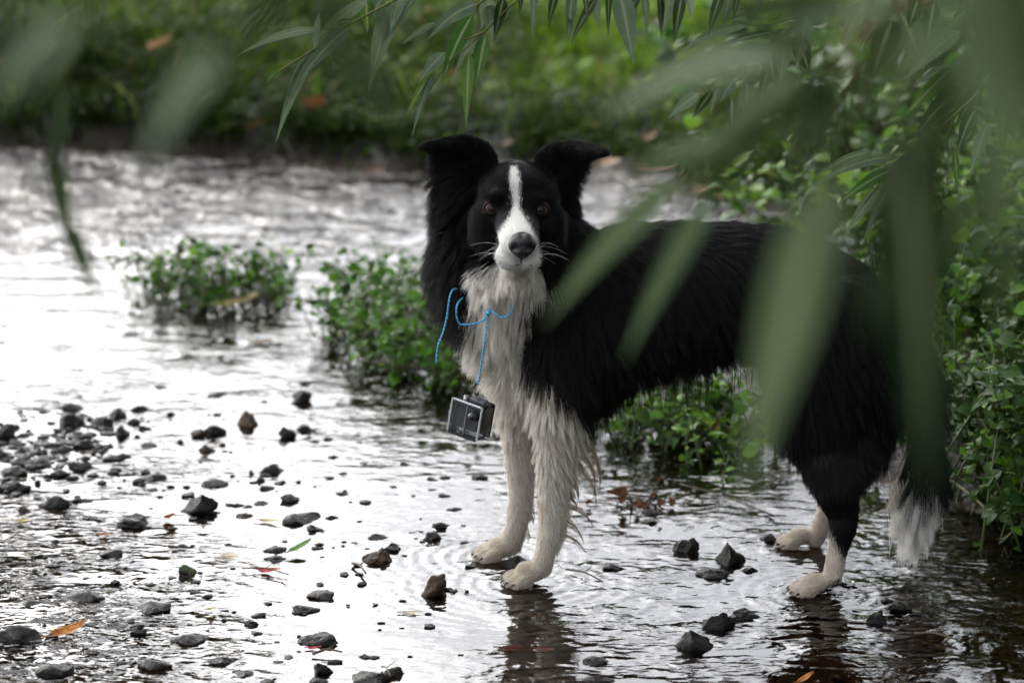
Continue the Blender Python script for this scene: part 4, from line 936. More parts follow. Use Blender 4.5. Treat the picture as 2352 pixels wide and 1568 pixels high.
willow('sharp willow branch hanging just above the gap over the left ear', YW,
       [(1475, 20, 1205, 215, 62), (1250, 120, 1065, 242, 32), (1530, -10, 1552, 212, 80), (1615, -10, 1565, 225, 56, 0, 'willow_dark'), (1450, 80, 1275, 460, 70, 0, 'willow_bright'), (1297, 285, 1158, 442, 54), (1500, 180, 1348, 395, 54),
        (1520, 185, 1465, 468, 62, 0, 'willow_bright'), (1430, 280, 1412, 690, 58, 0, 'willow_bright'), (1255, 385, 1088, 625, 48, 0, 'willow_bright'), (1240, 390, 1118, 742, 30), (1650, 20, 1600, 140, 40), (1560, 30, 1490, 160, 50)],
       [[(1800, -70), (1680, 10), (1500, 180), (1430, 245), (1300, 360), (1180, 550)], [(1500, 180), (1440, 205), (1395, 212)], [(1560, -40), (1470, 30), (1400, 75)]], c6, W1, 1.0)
willow('row of narrow dark willow leaf tips hanging from above the top edge, centre', YW+.1,
       [(1715, -60, 1700, 85, 26), (1785, -80, 1770, 205, 34), (1905, -60, 1855, 160, 36), (1990, -80, 1960, 245, 50), (2125, -20, 1978, 235, 36), (2100, -80, 2128, 160, 44), (2185, -80, 2180, 205, 28), (2240, -60, 2315, 345, 92), (2350, -50, 2298, 100, 40), (1965, 100, 1998, 245, 20), (2050, -60, 2070, 145, 26)],
       [[(1650, -80), (1900, -95), (2150, -85), (2400, -70)]], c6, M['willow_dark'], 1.0, mats=[M['willow_dark'], W1])
willow('dark willow leaf tips right of centre, hanging from the top edge', YW+.25,
       [(330, -40, 345, 150, 30), (395, -40, 400, 160, 30), (440, -40, 405, 135, 50), (490, -40, 452, 180, 42), (510, -30, 528, 85, 30), (650, -40, 592, 150, 38), (690, -50, 655, 108, 50), (715, -20, 695, 85, 24), (790, -40, 800, 70, 40), (275, -30, 300, 90, 26)],
       [[(200, -50), (450, -60), (700, -60), (900, -50)]], c7, M['willow_dark'], 1.0, mats=[W1, M['willow_dark']])
willow('fan of slim willow leaves behind the blurred ones, right of the ear', YW+.3,
       [(750, 105, 475, 215, 34), (870, 130, 600, 205, 24), (905, 150, 888, 350, 66), (955, 150, 1005, 300, 66), (1000, 60, 950, 290, 60), (830, 190, 865, 350, 84), (560, 380, 430, 482, 44), (610, 370, 528, 485, 34), (750, 340, 752, 505, 66), (690, 400, 690, 565, 56), (640, 350, 600, 470, 36), (850, 250, 800, 430, 50), (700, 330, 640, 420, 40)],
       [[(1060, -40), (980, 60), (900, 140), (760, 300), (600, 370)], [(980, 60), (860, 95), (745, 105)]], c7, W1, 1.0, mats=[W1, M['willow_dark']])
willow('dark willow twig with broad leaves at the upper right', YW+.35,
       [(1345, 80, 1262, 325, 100), (1380, 50, 1472, 285, 104), (1520, 0, 1480, 235, 56), (1230, 20, 1140, 190, 60), (1450, 0, 1410, 120, 60), (1350, 60, 1360, 190, 50)],
       [[(1700, -60), (1500, 0), (1350, 60), (1230, 20)]], c7, M['willow_dark'], 1.0, mats=[M['willow_dark'], W1])
willow('feathery willow spray on the right, spreading left above the leafy bank', YW+.3,
       [(1625, 125, 1395, 325, 62), (1625, 160, 1510, 185, 30), (1600, 275, 1395, 475, 60), (1630, 280, 1430, 352, 44), (1615, 375, 1425, 580, 60), (1630, 425, 1490, 532, 44), (1700, 200, 1560, 380, 54), (1720, 330, 1600, 520, 50), (1760, 90, 1700, 300, 60), (1790, 260, 1740, 470, 56), (1690, 440, 1600, 640, 46), (1800, 420, 1790, 640, 50), (1740, 500, 1660, 720, 44),
        (1600, 90, 1500, 200, 44), (1650, 40, 1570, 130, 44)],
       [[(1900, -60), (1760, 90), (1650, 250), (1610, 430), (1560, 600)], [(1900, 100), (1790, 260), (1740, 500)]], c7, W1, 1.0, mats=[W1, M['willow_dark'], WBr])
willow('drooping willow spray over the hindquarters, half blurred', -.35,
       [(1370, 640, 1020, 760, 40), (1350, 690, 1120, 835, 46), (1300, 760, 1150, 960, 40), (1600, 600, 1610, 800, 24), (1380, 700, 1220, 1000, 44), (1420, 720, 1330, 960, 44), (1250, 620, 1060, 700, 36)],
       [[(1700, 380), (1500, 560), (1370, 650), (1230, 830)]], c7, W1, 1.0, mats=[W1, WBr])
# strongly blurred foreground, near the camera
def near(label, dist, leaves, twigs=(), mat='willow_near', r=.0016):
    Y = CAM.y+dist
    return willow(label, Y, leaves, twigs, (lambda x, y: (x, y)), M[mat], 1.0, jitY=.05, tw_r=r, twmat='twig')
near('blurred willow leaf pair crossing in front of the shoulder', 1.65, [(1560, 405, 1248, 745, 62, -.05), (1640, 440, 1432, 830, 56, .0), (1885, 185, 1480, 500, 66, .0, 'near_mid'), (1800, 300, 1560, 470, 46, .0, 'near_mid')], [[(2050, -40), (1960, 130), (1890, 220), (1700, 360), (1540, 460)]])
near('pale blurred willow leaves above the dog, pointing left', 1.55, [(1800, 130, 1375, 280, 72, -.03, 'willow_pale'), (2080, 20, 1770, 85, 40, 0, 'willow_pale'), (1690, 310, 1420, 400, 50, .05), (1960, 20, 1540, 110, 60, .02, 'near_mid'), (1900, 90, 1600, 200, 50, .02, 'near_mid'), (1840, 170, 1640, 330, 46, 0)], [[(2200, -30), (2080, 20), (1900, 90), (1790, 140)]])
near('dark blurred willow leaf standing over the rump', 1.4, [(1895, 170, 1790, 490, 84, 0, 'near_dark'), (1905, 160, 1890, 430, 60, 0, 'near_dark')], [[(1990, -40), (1940, 80), (1895, 180)]])
near('large pale blurred leaf hanging in front of the flank', 1.15, [(1915, 400, 1700, 1170, 140, -.02), (1900, 420, 1850, 760, 60, 0, 'near_mid')], [[(1980, -40), (1940, 250), (1910, 430)]], r=.0010)
near('large dark blurred leaf hanging before the hindquarters', 1.1, [(2075, 290, 2130, 1130, 165, 0, 'near_dark'), (2060, 330, 1985, 800, 70, 0, 'near_dark'), (2090, 250, 2190, 640, 60, 0, 'near_mid')], [[(2040, -60), (2060, 150), (2075, 300)]], r=.0010)
near('huge pale blurred leaf along the right edge', .85, [(2200, -120, 2345, 640, 125, .0), (2290, -160, 2410, 470, 130, .0, 'near_mid')])
near('curtain of blurred green willow leaves at the upper right', 1.35, [(2250, 60, 2120, 400, 58, 0, 'near_mid'), (2310, 280, 2240, 660, 58, 0, 'near_mid'), (2180, 30, 2015, 300, 56, 0), (2120, 300, 2040, 600, 50, 0, 'near_mid'), (2330, 500, 2280, 840, 54, 0, 'near_dark'), (2160, 150, 2170, 470, 50, 0, 'near_dark'), (2050, 60, 1960, 330, 46, 0, 'near_mid'), (2230, 420, 2150, 720, 50, 0, 'near_mid')], [[(2330, -60), (2250, 60), (2180, 160), (2120, 300)], [(2360, 100), (2310, 280), (2330, 500)]], r=.001)
near('grey-green blurred leaf over the far bank on the left', 1.15, [(505, 110, 325, 390, 72, 0, 'willow_pale'), (700, -60, 520, 150, 60, 0, 'near_dark')], [[(760, -200), (640, -20), (505, 110)]], r=.0008)
near('blurred leaf tip entering at the left edge', 1.05, [(170, 40, -40, 260, 72, 0, 'willow_pale'), (200, -100, 190, 130, 50, 0, 'near_dark')])
near('dark drooping blurred twig over the bright water on the left', 1.9, [(150, 200, 120, 440, 44, 0, 'near_dark'), (115, 330, 165, 600, 48, 0, 'near_dark'), (145, 500, 225, 700, 46, 0, 'near_dark'), (170, 120, 70, 260, 40, 0, 'near_dark')], [[(235, -60), (190, 60), (140, 200), (115, 330), (140, 500)]], r=.0012)
near('dark blurred leaves hanging across the upper left twig', 1.2, [(740, -80, 790, 220, 66, 0, 'near_dark'), (780, 100, 930, 330, 62, 0, 'near_dark')], r=.001)

# broad-leaved water plants; every leaf its own object, shared mesh data
def unit_leaf(name, mat, kind):
    v, f = leaf_geo((0, 0, 0), (1, 0, 0), .78 if kind == 'round' else .5, roll=0, fold=.22, nseg=5, shape=kind, up=Vector((0, 0, 1)), sag=.25); return mesh(name, v, f, mat)
LM = [unit_leaf('leaf', M['cress'], 'round'), unit_leaf('leaf', M['cress'], 'oval'), unit_leaf('leaf', M['cress_dark'], 'oval'), unit_leaf('leaf', M['cress_dark'], 'round')]
def plant(name, label, cat, spots, nleaf, hgt, lsize, group=None, dark=.4, merged=0, stems=14, base=None, spread=.04, extra=None):
    """spots: list of ground points; leaves as objects (nleaf) and a joined rest (merged)"""
    cx = sum(p_[0] for p_ in spots)/len(spots); cyy = sum(p_[1] for p_ in spots)/len(spots)
    e = empty(name, (cx, cyy, .0), label=label, cat=cat, group=group)
    sv, sf = [], []; tops = []
    for k in range(stems):
        b0 = random.choice(spots); x_, y_ = b0[0]+random.gauss(0, spread), b0[1]+random.gauss(0, spread); z_ = float(height(np.array([x_]), np.array([y_]))[0]); z_ = max(z_, -.01)
        H = hgt*random.uniform(.35, 1.0); lean = Vector((random.gauss(0, .35), random.gauss(-.1, .35), 1))*H
        P = [Vector((x_, y_, z_))+lean*t+Vector((0, 0, -.15*H*t*t)) for t in (0, .33, .66, 1)]; tops.append(P)
        v, f = tube(local(e, P), [.0022, .0018, .0014, .001], 5); o_ = len(sv); sv += v; sf += [tuple(q+o_ for q in g) for g in f]
    link('stems', mesh('stems', sv, sf, M['stem']), e)['kind'] = 'stuff'
    mv, mf = [[], []], [[], []]
    for k in range(nleaf+merged):
        P = random.choice(tops); t = random.random()**.6*3; i = min(int(t), 2); q = P[i].lerp(P[i+1], t-i)
        q = q+Vector((random.gauss(0, .012), random.gauss(0, .012), random.gauss(0, .006)))
        sz = lsize*random.uniform(.55, 1.25); yaw = random.uniform(0, 6.28); pit = random.gauss(.15, .4); rol = random.gauss(0, .45)
        if random.random() < .3: sz *= .55
        mtx = Matrix.Translation(q-e.location) @ Matrix.Rotation(yaw, 4, 'Z') @ Matrix.Rotation(-pit, 4, 'Y') @ Matrix.Rotation(rol, 4, 'X') @ Matrix.Diagonal((sz, sz*random.uniform(.8, 1.1), sz, 1))
        dk = random.random() < dark; me = LM[(2 if dk else 0)+(1 if random.random() < .5 else 0)] if not dk else LM[2+int(random.random() < .5)]
        if k < nleaf:
            o = bpy.data.objects.new('leaf', me); COL.objects.link(o); o.parent = e; o.matrix_local = mtx
        else:
            o_ = len(mv[dk]); mv[dk] += [mtx @ vt.co for vt in me.vertices]; mf[dk] += [tuple(q2+o_ for q2 in pl.vertices) for pl in me.polygons]
    for dk in (0, 1):
        if mv[dk]: link('foliage', mesh('foliage', mv[dk], mf[dk], M['cress_dark' if dk else 'cress']), e)['kind'] = 'stuff'
    return e
def pts(*pp, dy=0): return [tuple(gnd(x, y+dy).xy) for x, y in pp]
plant('watercress_clump', 'small low clump of watercress on a mud mound in the stream', 'water plant', pts((350, 668), (400, 695), (460, 706), (520, 700), (580, 698), (440, 672), (620, 680)), 230, .15, .024, 'watercress clumps in the stream', .35, 560, 90, spread=.028)
plant('watercress_clump', 'thin straggly tuft of reeds and cress right of the small clump', 'water plant', pts((650, 655), (665, 640), (640, 665)), 36, .13, .016, 'watercress clumps in the stream', .4, 40, 18, spread=.02)
plant('watercress_clump', 'larger lush watercress clump left of the dog chest', 'water plant', pts((790, 770), (840, 815), (900, 850), (960, 868), (1020, 880), (1080, 890), (860, 755), (930, 790), (1000, 820), (880, 700), (960, 760), (1040, 780), (850, 700), (970, 700), (1030, 720)), 290, .185, .026, 'watercress clumps in the stream', .4, 1700, 190, spread=.04)
plant('watercress_clump', 'watercress growing behind the dog belly', 'water plant', pts((1400, 985), (1500, 1010), (1600, 1030), (1700, 1055), (1420, 965), (1520, 990), (1600, 1010), (1700, 1030), (1480, 950), (1640, 980), (1780, 1040)), 260, .14, .027, 'watercress clumps in the stream', .5, 900, 120, spread=.06)
plant('leafy_plant', 'watercress hidden between chest and watery spit behind the dog', 'water plant', pts((1150, 860), (1250, 900), (1350, 930)), 60, .15, .027, None, .5, 500, 60, spread=.05)
RB = 'leafy plants crowding the right bank'
plant('leafy_plant', 'dense dark leafy plants on the lower right bank beside the tail', 'plant', [(x_, y_) for x_ in (.80, .9, .98, 1.08, 1.2) for y_ in (.12, .2, .3, .5)], 300, .34, .032, RB, .85, 5200, 260, spread=.075)
plant('leafy_plant', 'bright leafy plants halfway up the right edge', 'plant', [(x_, y_) for x_ in (.85, 1.0, 1.15, 1.35, 1.5) for y_ in (.8, 1.0, 1.25)], 290, .42, .042, RB, 0.55, 4000, 180, spread=.1)
plant('leafy_plant', 'glossy leafy plants above the rump near the right bank', 'plant', [(x_, y_) for x_ in (.8, .95, 1.1, 1.3, 1.6) for y_ in (1.6, 1.9, 2.3)], 290, .42, .045, RB, 0.6, 4400, 180, spread=.13)
plant('leafy_plant', 'taller tangled plants at the upper right with rusty stems', 'plant', [(x_, y_) for x_ in (.9, 1.1, 1.35, 1.7, 2.0) for y_ in (2.8, 3.2, 3.7)], 290, .5, .06, RB, 0.6, 4400, 180, spread=.17)
# withered rusty leaves in the upper right plants
e = empty('withered_plant', (1.15, 3.2, .05), label='withered rust-red plant among the green at the upper right', cat='plant')
for k in range(6):
    b0 = Vector((1.05+random.gauss(0, .12), 3.1+random.gauss(0, .1), .05)); P = [b0, b0+Vector((random.gauss(0, .04), 0, .22)), b0+Vector((random.gauss(0, .08), 0, .45))]
    v, f = tube(local(e, smoothline(P, 4)), .003, 5); link('stem', mesh('stem', v, f, M['twig_brown']), e)
    for j in range(9):
        q = P[1].lerp(P[2], random.random()); add_leaf(e, q, q+Vector((random.gauss(0, .05), random.gauss(0, .03), random.gauss(-.01, .04))), .022, M['rust'], shape='oval', nseg=5)

# grass on the far bank (uncountable)
m = NT('bank_grass'); p = m.pos()
av = m.n('ShaderNodeAttribute'); av.attribute_name = 'tint'
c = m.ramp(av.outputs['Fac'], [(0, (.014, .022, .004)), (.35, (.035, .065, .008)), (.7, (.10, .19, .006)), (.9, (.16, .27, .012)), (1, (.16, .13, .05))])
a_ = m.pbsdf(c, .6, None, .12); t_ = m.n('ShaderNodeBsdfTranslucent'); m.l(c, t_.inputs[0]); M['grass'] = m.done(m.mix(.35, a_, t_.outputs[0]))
def blades(name, N, xr, yr, dfun, hfun, wdt, tfun, label):
    NT_ = N//28; tcx = rng.uniform(*xr, NT_); tcy = yr[0]+(yr[1]-yr[0])*rng.random(NT_)**1.35; tr = rng.uniform(.015, .06, NT_); th_ = rng.uniform(.45, 1.35, NT_); tt = rng.normal(0, .12, NT_)
    ki = rng.integers(0, NT_, N); ox, oy = rng.normal(0, 1, N)*tr[ki], rng.normal(0, 1, N)*tr[ki]; x_ = tcx[ki]+ox; y_ = tcy[ki]+oy; oa = np.arctan2(oy, ox)
    ok = rng.random(N) < dfun(x_, y_); x_, y_, oa, ki = x_[ok], y_[ok], oa[ok], ki[ok]; n = len(x_); z_ = height(x_, y_); H = hfun(x_, y_)*rng.uniform(.5, 1.2, n)*th_[ki]
    an = oa+rng.normal(0, .6, n); ln_ = rng.uniform(.3, 1.15, n)
    dirx, diry = np.cos(an), np.sin(an)*.7-.15-.8*sst(.5, 0, -fard(x_, y_)); sx_, sy_ = -np.sin(an+rng.normal(0, .5, n)), np.cos(an)
    V = np.zeros((n, 7, 3)); wd = wdt*rng.uniform(.6, 1.3, n)
    for r, (t, ww) in enumerate(((0, .8), (.4, 1), (.75, .7))):
        bx_ = x_+dirx*H*ln_*t**1.7; by_ = y_+diry*H*ln_*t**1.7; bz = z_+H*(t-.35*ln_*t*t)-.005
        V[:, 2*r] = np.stack([bx_-sx_*wd*ww/2, by_-sy_*wd*ww/2, bz], 1); V[:, 2*r+1] = np.stack([bx_+sx_*wd*ww/2, by_+sy_*wd*ww/2, bz], 1)
    V[:, 6] = np.stack([x_+dirx*H*ln_, y_+diry*H*ln_, z_+H*(1-.45*ln_)], 1)
    b0 = (np.arange(n)*7)[:, None, None]
    Q = np.array([[0, 1, 3], [0, 3, 2], [2, 3, 5], [2, 5, 4], [4, 5, 6]])[None]+b0
    me = fastmesh(name, V.reshape(-1, 3), Q.reshape(-1, 3), M['grass'], True)
    a = me.attributes.new('tint', 'FLOAT', 'POINT'); a.data.foreach_set('value', np.repeat(np.clip(tfun(x_, y_)+tt[ki], 0, 1), 7).astype(np.float32))
    return tag(link(name, me), label, 'grass', kind='stuff')
def shore(x_, y_): return -fard(x_, y_)
def gd(x_, y_):
    s_ = shore(x_, y_); nn = n2(x_, y_, 2.2, 21)*.6+n2(x_, y_, 6, 22)*.4
    bare = np.exp(-(((x_+.75)/.55)**2+((y_-6.2)/1.2)**2))*.85+np.exp(-(((x_+1.0)/.3)**2+((y_-4.9)/.35)**2))*.7+np.exp(-(((x_-.1)/.5)**2+((y_-3.9)/.45)**2))*.5
    return sst(-.03, .12+.15*sst(-.8, .3, x_), s_)*sst(.22, .5, nn+.12+.15*sst(0, -1, x_))*(1-np.clip(bare, 0, 1))
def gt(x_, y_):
    lit = np.exp(-(((x_-.55)/.75)**2+((y_-5.4)/1.3)**2)); lit2 = .5*np.exp(-(((x_+.1)/.5)**2+((y_-6.5)/1.2)**2))  # lit parts of the bank, painted in as a brighter tint
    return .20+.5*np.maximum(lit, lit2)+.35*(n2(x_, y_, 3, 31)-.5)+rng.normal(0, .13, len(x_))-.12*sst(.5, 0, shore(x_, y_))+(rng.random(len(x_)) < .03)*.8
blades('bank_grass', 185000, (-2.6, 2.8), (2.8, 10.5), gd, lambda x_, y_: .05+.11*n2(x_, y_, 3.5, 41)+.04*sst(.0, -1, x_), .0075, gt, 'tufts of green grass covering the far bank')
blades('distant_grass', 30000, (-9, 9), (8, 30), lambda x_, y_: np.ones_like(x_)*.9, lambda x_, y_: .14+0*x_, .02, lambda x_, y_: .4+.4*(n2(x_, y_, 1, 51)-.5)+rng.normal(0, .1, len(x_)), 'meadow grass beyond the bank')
# low broad ground cover between the blades
NL = 16000; x_ = rng.uniform(-2.4, 2.8, NL); y_ = rng.uniform(3.1, 8, NL); ok = rng.random(NL) < gd(x_, y_)*.9+.1*(shore(x_, y_) > .1); x_, y_ = x_[ok], y_[ok]; n = len(x_)
z_ = height(x_, y_)+.01+.06*rng.random(n)**2; r_ = rng.uniform(.008, .022, n); an = rng.uniform(0, 6.28, n)
ux = np.stack([np.cos(an), np.sin(an), rng.normal(0, .4, n)], 1); uy = np.stack([-np.sin(an), np.cos(an), rng.normal(0, .4, n)], 1); c_ = np.stack([x_, y_, z_], 1)
V = np.stack([c_-ux*r_[:, None]*1.4, c_+uy*r_[:, None]*.7-ux*.2*r_[:, None], c_+ux*r_[:, None]*1.4, c_-uy*r_[:, None]*.7], 1)
Q = np.array([[0, 1, 2, 3]])[None]+(np.arange(n)*4)[:, None, None]
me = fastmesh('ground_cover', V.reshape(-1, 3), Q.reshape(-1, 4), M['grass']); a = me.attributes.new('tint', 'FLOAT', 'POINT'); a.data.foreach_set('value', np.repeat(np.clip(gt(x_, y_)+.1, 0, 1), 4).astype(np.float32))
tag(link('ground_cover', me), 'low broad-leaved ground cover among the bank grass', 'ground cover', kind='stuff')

# ------------------------------------------------------------------ fallen and floating leaves
def dry(name, c1, c2):
    m = NT(name); p = m.obj(); c = m.mixc(m.ramp(m.noise(90, 4, p, .7), [(.38, (0, 0, 0)), (.62, (1, 1, 1))]), c1, c2)
    a = m.pbsdf(c, .55, m.bump(m.noise(150, 3, p), .5, .001), .25); t = m.n('ShaderNodeBsdfTranslucent'); m.l(c, t.inputs[0]); return m.done(m.mix(.2, a, t.outputs[0]))
M['d_tan'] = dry('tan_leaf', (.26, .15, .075), (.34, .21, .12)); M['d_orange'] = dry('orange_leaf', (.22, .07, .015), (.50, .20, .03)); M['d_red'] = dry('red_leaf', (.30, .03, .03), (.62, .14, .14))
M['d_darkred'] = dry('dark_red_leaf', (.07, .012, .008), (.15, .03, .018)); M['d_yellow'] = dry('yellow_leaf', (.40, .32, .08), (.55, .48, .22)); M['d_green'] = dry('fallen_green_leaf', (.06, .13, .03), (.16, .26, .08)); M['d_pale'] = dry('pale_leaf', (.62, .52, .36), (.7, .62, .48)); M['d_brown'] = dry('brown_leaf', (.06, .025, .012), (.16, .07, .03))
M['d_pinkbrown'] = dry('pink_brown_leaf', (.095, .04, .014), (.15, .07, .03))
def fallen(x, y, w_, ang, mat, label, z=.004, aspect=.42, tilt=.15, wet=True, shape='oval', curl=.35):
    g = gnd(x, y); zz_ = z if wet else float(height(np.array([g.x]), np.array([g.y]))[0])+z
    g = gnd(x, y, zz_); L = w_*(g-CAM).length/FPX
    o = empty('fallen_leaf', g, label=label, cat='leaf')
    # image angle to ground direction
    d = Vector((math.cos(ang), -math.sin(ang)*1.0/math.sin(R(16))*.4, 0)).normalized()
    if abs(tilt) > .6: d = Vector((math.cos(ang)*.6, .5, 0)).normalized()
    a = -d*L/2+Vector((0, 0, -tilt*L*.1)); b_ = d*L/2+Vector((0, 0, tilt*L))
    v, f = leaf_geo(a, b_, L*aspect, roll=random.uniform(-.3, .3), fold=curl, nseg=12, shape=shape, up=Vector((0, -.35, 1)), sag=-.2)
    v = [q+Vector((0, 0, .0015*noise.noise(q*60))) for q in v]
    link('blade', mesh('blade', v, f, M[mat]), o)
    v, f = tube([a-d*L*.18, a, a.lerp(b_, .5)+Vector((0, 0, L*.01)), b_], [.0009, .0009, .0007, .0003], 5); link('stalk', mesh('stalk', v, f, M[mat]), o); return o
X, Yp = c5(330, 1310); fallen(X, Yp, 100, R(-28), 'd_orange', 'bright orange-brown leaf floating at the lower left', .006, .38)
X, Yp = c5(1450, 915); fallen(X, Yp, 66, R(-32), 'd_green', 'green leaf floating in calm water left of the front paws', .008, .5, .25)
X, Yp = c5(1300, 1020); fallen(X, Yp, 60, R(12), 'd_red', 'pink-red leaf floating below the green leaf', .005, .4, .1)
X, Yp = c5(1110, 955); fallen(X, Yp, 42, R(5), 'd_pale', 'pale cream leaf scrap floating left of the flat blue-grey stone', .002, .8, .02)
X, Yp = c5(1300, 780); fallen(X, Yp, 56, R(12), 'd_yellow', 'straw-yellow leaf beside the long jagged grey stone', .004, .25, .05)
X, Yp = c5(1020, 1215); fallen(X, Yp, 36, R(30), 'd_yellow', 'small yellow leaf scrap in calm water above the spindle stone', .006, .4, .3)
X, Yp = c5(825, 775); fallen(X, Yp, 34, R(60), 'd_orange', 'rusty leaf propped against the tall peaked stone', .006, .8, .6)
X, Yp = c5(1990, 1222); fallen(X, Yp, 50, R(0), 'd_pale', 'pale leaf lying left of the reflected front legs', .002, .3, .02)
X, Yp = c5(120, 785); fallen(X, Yp, 46, R(20), 'd_yellow', 'yellowish curled leaf near the left edge under the small stones', .004, .35, .2)
X, Yp = c5(510, 850); fallen(X, Yp, 40, R(25), 'd_orange', 'brown and yellow leaf scrap left of the crumpled dark stone', .004, .5, .2)
X, Yp = c5(1520, 1393); fallen(X, Yp, 32, R(0), 'd_red', 'pink leaf scrap under the lumpy double stone', .003, .3, .05)
fallen(1215, 1487, 122, R(4), 'd_darkred', 'dark red leaf lying in the reflection of the front legs', .0025, .30, .02)
fallen(1850, 1560, 46, R(-20), 'd_orange', 'yellow-orange leaf at the bottom edge below the hind paws', .01, .5, .4)
fallen(605, 787, 50, R(15), 'd_tan', 'tan leaf floating between the watercress and the stones', .004, .3, .25)
fallen(520, 655, 56, R(-25), 'd_orange', 'orange-brown leaf resting on the small watercress mound', .02, .5, .3, False)
fallen(540, 692, 120, R(-14), 'd_yellow', 'long yellow leaf at the foot of the small watercress clump', .015, .28, .12, False)
fallen(575, 688, 46, R(-40), 'd_pale', 'pale curled leaf beside the long yellow leaf on the mound', .02, .5, .4, False)
for (x_, y_, w_, a_, mt_, lb, asp, tl) in ((372, 112, 66, 20, 'd_tan', 'big tan leaf cupped upright on the far bank at the upper left', .9, .8), (725, 248, 62, 60, 'd_pinkbrown', 'rounded brown leaf on the far bank below the curled willow leaf', .9, .9),
        (590, 292, 42, 10, 'd_pinkbrown', 'small orange-brown leaf at the far waterline', .7, .6), (1035, 175, 44, 30, 'd_pinkbrown', 'pinkish leaf on the bank behind the sharp willow twig', .8, .8), (862, 392, 56, -20, 'd_pinkbrown', 'brown leaf on the wet mud left of the ears', .4, .1),
        (1492, 318, 44, -20, 'd_pinkbrown', 'pink-brown leaf on the bank right of the right ear', .6, .4), (1402, 374, 60, 20, 'd_tan', 'tan leaf on the mud just right of the right ear tip', .5, .2), (1510, 380, 110, 4, 'd_pinkbrown', 'long reddish leaf lying on the mud above the back', .2, .05),
        (1165, 330, 30, 10, 'd_pinkbrown', 'small brown leaf on the bank between the ears', .6, .3), (1640, 985, 50, -50, 'd_brown', 'rust-brown leaf stuck in the cress under the belly', .5, .8), (1720, 430, 60, 10, 'd_pinkbrown', 'dull pink leaf on mud behind the back', .5, .2), (1610, 435, 50, -10, 'd_tan', 'dull tan leaf on mud behind the shoulder', .5, .2)):
    fallen(x_, y_, w_, R(a_), mt_, lb, .03, asp, min(tl, .55), False)
fallen(2255, 1222, 130, R(5), 'd_green', 'long pale green leaf lying at the foot of the right bank', .012, .16, .0, False, 'willow')
for (x_, y_, w_, a_, mt_, lb) in ((430, 708, 34, 20, 'd_brown', 'dark brown leaf at the front edge of the small watercress clump'), (655, 700, 40, -30, 'd_brown', 'curled brown leaf at the right foot of the small watercress clump'), (820, 838, 40, 30, 'd_brown', 'dark brown leaf at the front of the larger watercress clump'),
        (955, 880, 36, -10, 'd_orange', 'small rusty leaf under the front edge of the larger watercress clump'), (1440, 1020, 40, 10, 'd_brown', 'brown leaf at the waterline under the belly')):
    fallen(x_, y_, w_, R(a_), mt_, lb, .012, .5, .3, False)
for k in range(9):
    x_, y_ = random.uniform(1380, 1760), random.uniform(372, 470)
    fallen(x_, y_, random.uniform(26, 52), random.uniform(0, 3), random.choice(['d_pinkbrown', 'd_brown', 'd_tan']), 'fallen leaf in the litter on the mud behind the dog back', .03, .5, .25, False)['group'] = 'leaf litter on the mud behind the dog'
# sticks
def stick(p0, p1, r, label, mat='twig_brown', z=.004):
    a, b_ = gnd(*p0), gnd(*p1); a.z = z; b_.z = z+.003; o = empty('stick', a, label=label, cat='stick'); md_ = a.lerp(b_, .5)+Vector((0, .006, .003)); P = smoothline([a, md_, b_], 5)
    v, f = tube(local(o, P), [r*(1.1-.5*i/len(P)) for i in range(len(P))], 6); link('shaft', mesh('shaft', v, f, M[mat]), o)
    q = P[len(P)//2]; v, f = tube(local(o, [q, q+Vector((.012, .01, .006))]), [r*.6, r*.3], 5); link('side_twig', mesh('side_twig', v, f, M[mat]), o)
stick((1300, 1312), (1385, 1346), .0016, 'thin stick floating right of the near front paw')
stick(c5(1510, 1440), c5(1655, 1440), .0020, 'short pale stick near the bottom left of centre', 'twig_brown')
stick(c5(1705, 1000), c5(1770, 1060), .0022, 'short slanting stick left of the blocky brown stone')
stick(c5(1170, 1025), c5(1395, 1065), .0012, 'thin twig running under the pink-red leaf')
stick(c5(1845, 1500), c5(1890, 1560), .0012, 'reddish twig lying over the wide bottom stone')
stick((850, 845), (1080, 890), .005, 'dark muddy stick along the foot of the larger watercress clump', z=.012)
stick((1780, 1190), (1560, 1120), .0014, 'long thin twig in the water behind the hind legs')
stick((2170, 1135), (2290, 1240), .003, 'straw stalk leaning at the foot of the right bank', 'twig', .03)
stick((2100, 1460), (2200, 1480), .002, 'dark stick floating at the lower right')
# brown debris tangle standing in the water
e = empty('plant_debris', gnd(1465, 1165), label='tangle of dark reddish-brown plant debris standing in the water under the belly', cat='debris')
for k in range(26):
    a = Vector((random.gauss(0, .018), random.gauss(0, .01), -.002)); b_ = a+Vector((random.gauss(0, .028), random.gauss(0, .01), abs(random.gauss(.012, .016))))
    v, f = tube([a, a.lerp(b_, .5)+Vector((0, 0, .005)), b_], [.0014, .001, .0006], 5); link('sprig', mesh('sprig', v, f, M['twig_brown']), e)
    if k % 2 == 0:
        v, f = leaf_geo(b_, b_+Vector((random.gauss(0, .016), random.gauss(0, .008), random.gauss(.004, .008))), .012, shape='oval', nseg=5, up=Vector((0, -1, .5))); link('leaf', mesh('leaf', v, f, M['d_brown']), e)

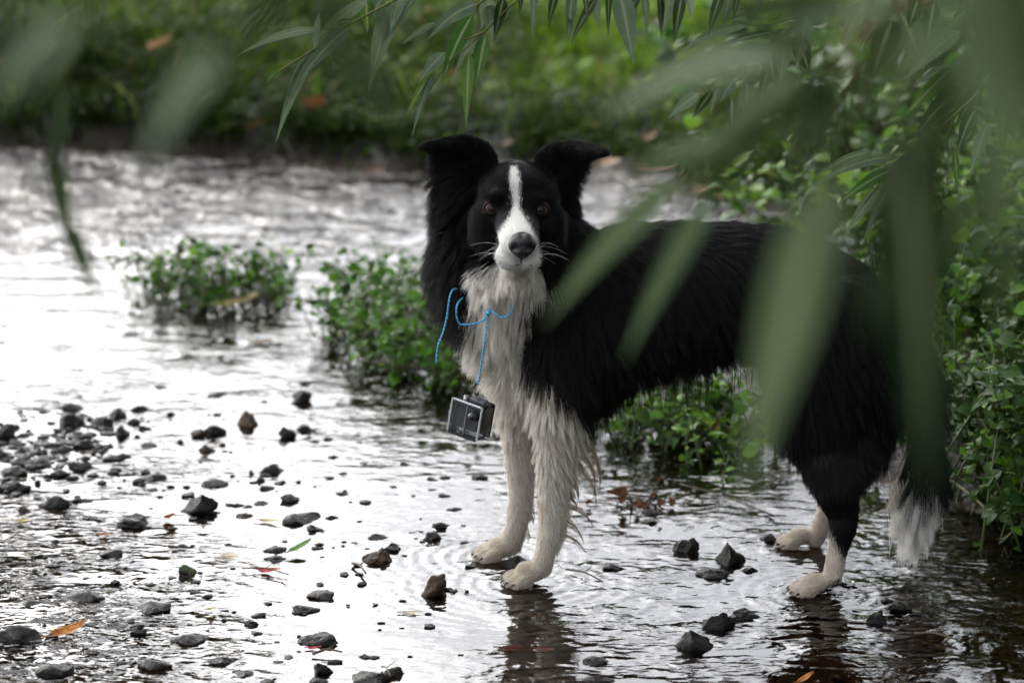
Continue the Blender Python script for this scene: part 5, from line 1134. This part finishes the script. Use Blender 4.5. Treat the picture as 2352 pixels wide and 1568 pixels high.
# ------------------------------------------------------------------ the willow itself, above and to the right, outside the picture
wt = empty('willow_tree', (3.6, -2.2, .2), label='large willow whose crown hangs over the stream from the right', cat='tree')
m = NT('willow_bark'); p = m.obj(); M['bark'] = m.done(m.pbsdf(m.ramp(m.noise(8, 5, p), [(.3, (.05, .04, .03)), (.7, (.14, .11, .08))]), .8, m.bump(m.noise(14, 5, p), 1, .03)))
P = smoothline([Vector((3.6, -2.2, -.1)), Vector((3.5, -2.2, 1.2)), Vector((3.1, -2.0, 2.6)), Vector((2.6, -1.8, 4.2)), Vector((2.2, -1.6, 6))], 5)
v, f = tube(local(wt, P), [.38-.012*i for i in range(len(P))], 14); link('trunk', mesh('trunk', v, f, M['bark']), wt)
for tip in ((.2, -2.6, 3.6), (1.2, .6, 3.8), (3.6, .8, 4.2), (-.8, -3.6, 4.0), (2.4, -4.5, 4.0), (5, -3, 4.5), (-1.6, 2.6, 3.9)):
    a = Vector((2.9, -1.95, 3.2)); b_ = Vector(tip); P = smoothline([a, a.lerp(b_, .5)+Vector((0, 0, .5)), b_], 5); v, f = tube(local(wt, P), [.11-.007*i for i in range(len(P))], 8); link('limb', mesh('limb', v, f, M['bark']), wt)
NL = 110000
NS_ = 420; sc_ = []      # hanging strands of foliage: unseen, shaped to shade the dog and the camera side
for k in range(NS_):
    x_, y_ = random.uniform(-4.5, 7.5), random.uniform(-9, 3.2); top = 3.0+2.8*math.exp(-((x_-2)/5)**2-((y_+2)/5)**2)+random.uniform(-.4, .5)
    open_ = (x_ < -.1 and y_ > -7.5) or (x_ < .4 and y_ > -3.0 and y_ < .8)  # gap kept in the foliage to let light in from the left
    if open_: continue
    low = 2.7+random.uniform(0, .8)
    if (y_ < -7.0 and x_ > -1) or x_ > 4.2: low = random.uniform(.3, 1.4)
    sc_.append((x_, y_, low, top))
for k in range(90): sc_.append((random.uniform(-2.3, -.95), random.uniform(1.8, 3.4), random.uniform(1.25, 1.6), random.uniform(2.6, 4.0)))  # unseen strands added to darken the water's reflection at lower left
sc_ = np.array(sc_); ki = rng.integers(0, len(sc_), NL); q_ = rng.random(NL)
c_ = np.stack([sc_[ki, 0]+rng.normal(0, .16, NL), sc_[ki, 1]+rng.normal(0, .16, NL), sc_[ki, 2]+(sc_[ki, 3]-sc_[ki, 2])*q_], 1)
n = len(c_)
dn = np.stack([rng.normal(0, .35, n), rng.normal(0, .35, n), -np.ones(n)], 1); dn /= np.linalg.norm(dn, axis=1)[:, None]; an = rng.uniform(0, 6.28, n); sd_ = np.stack([np.cos(an), np.sin(an), .3*rng.normal(size=n)], 1)
L_ = rng.uniform(.12, .2, n)[:, None]; wd_ = L_*.16
V = np.stack([c_, c_+dn*L_*.4+sd_*wd_, c_+dn*L_, c_+dn*L_*.4-sd_*wd_], 1)-np.array(wt.location)
Q = np.array([[0, 1, 2, 3]])[None]+(np.arange(n)*4)[:, None, None]
link('crown', fastmesh('crown', V.reshape(-1, 3), Q.reshape(-1, 4), M['willow']), wt)['kind'] = 'stuff'
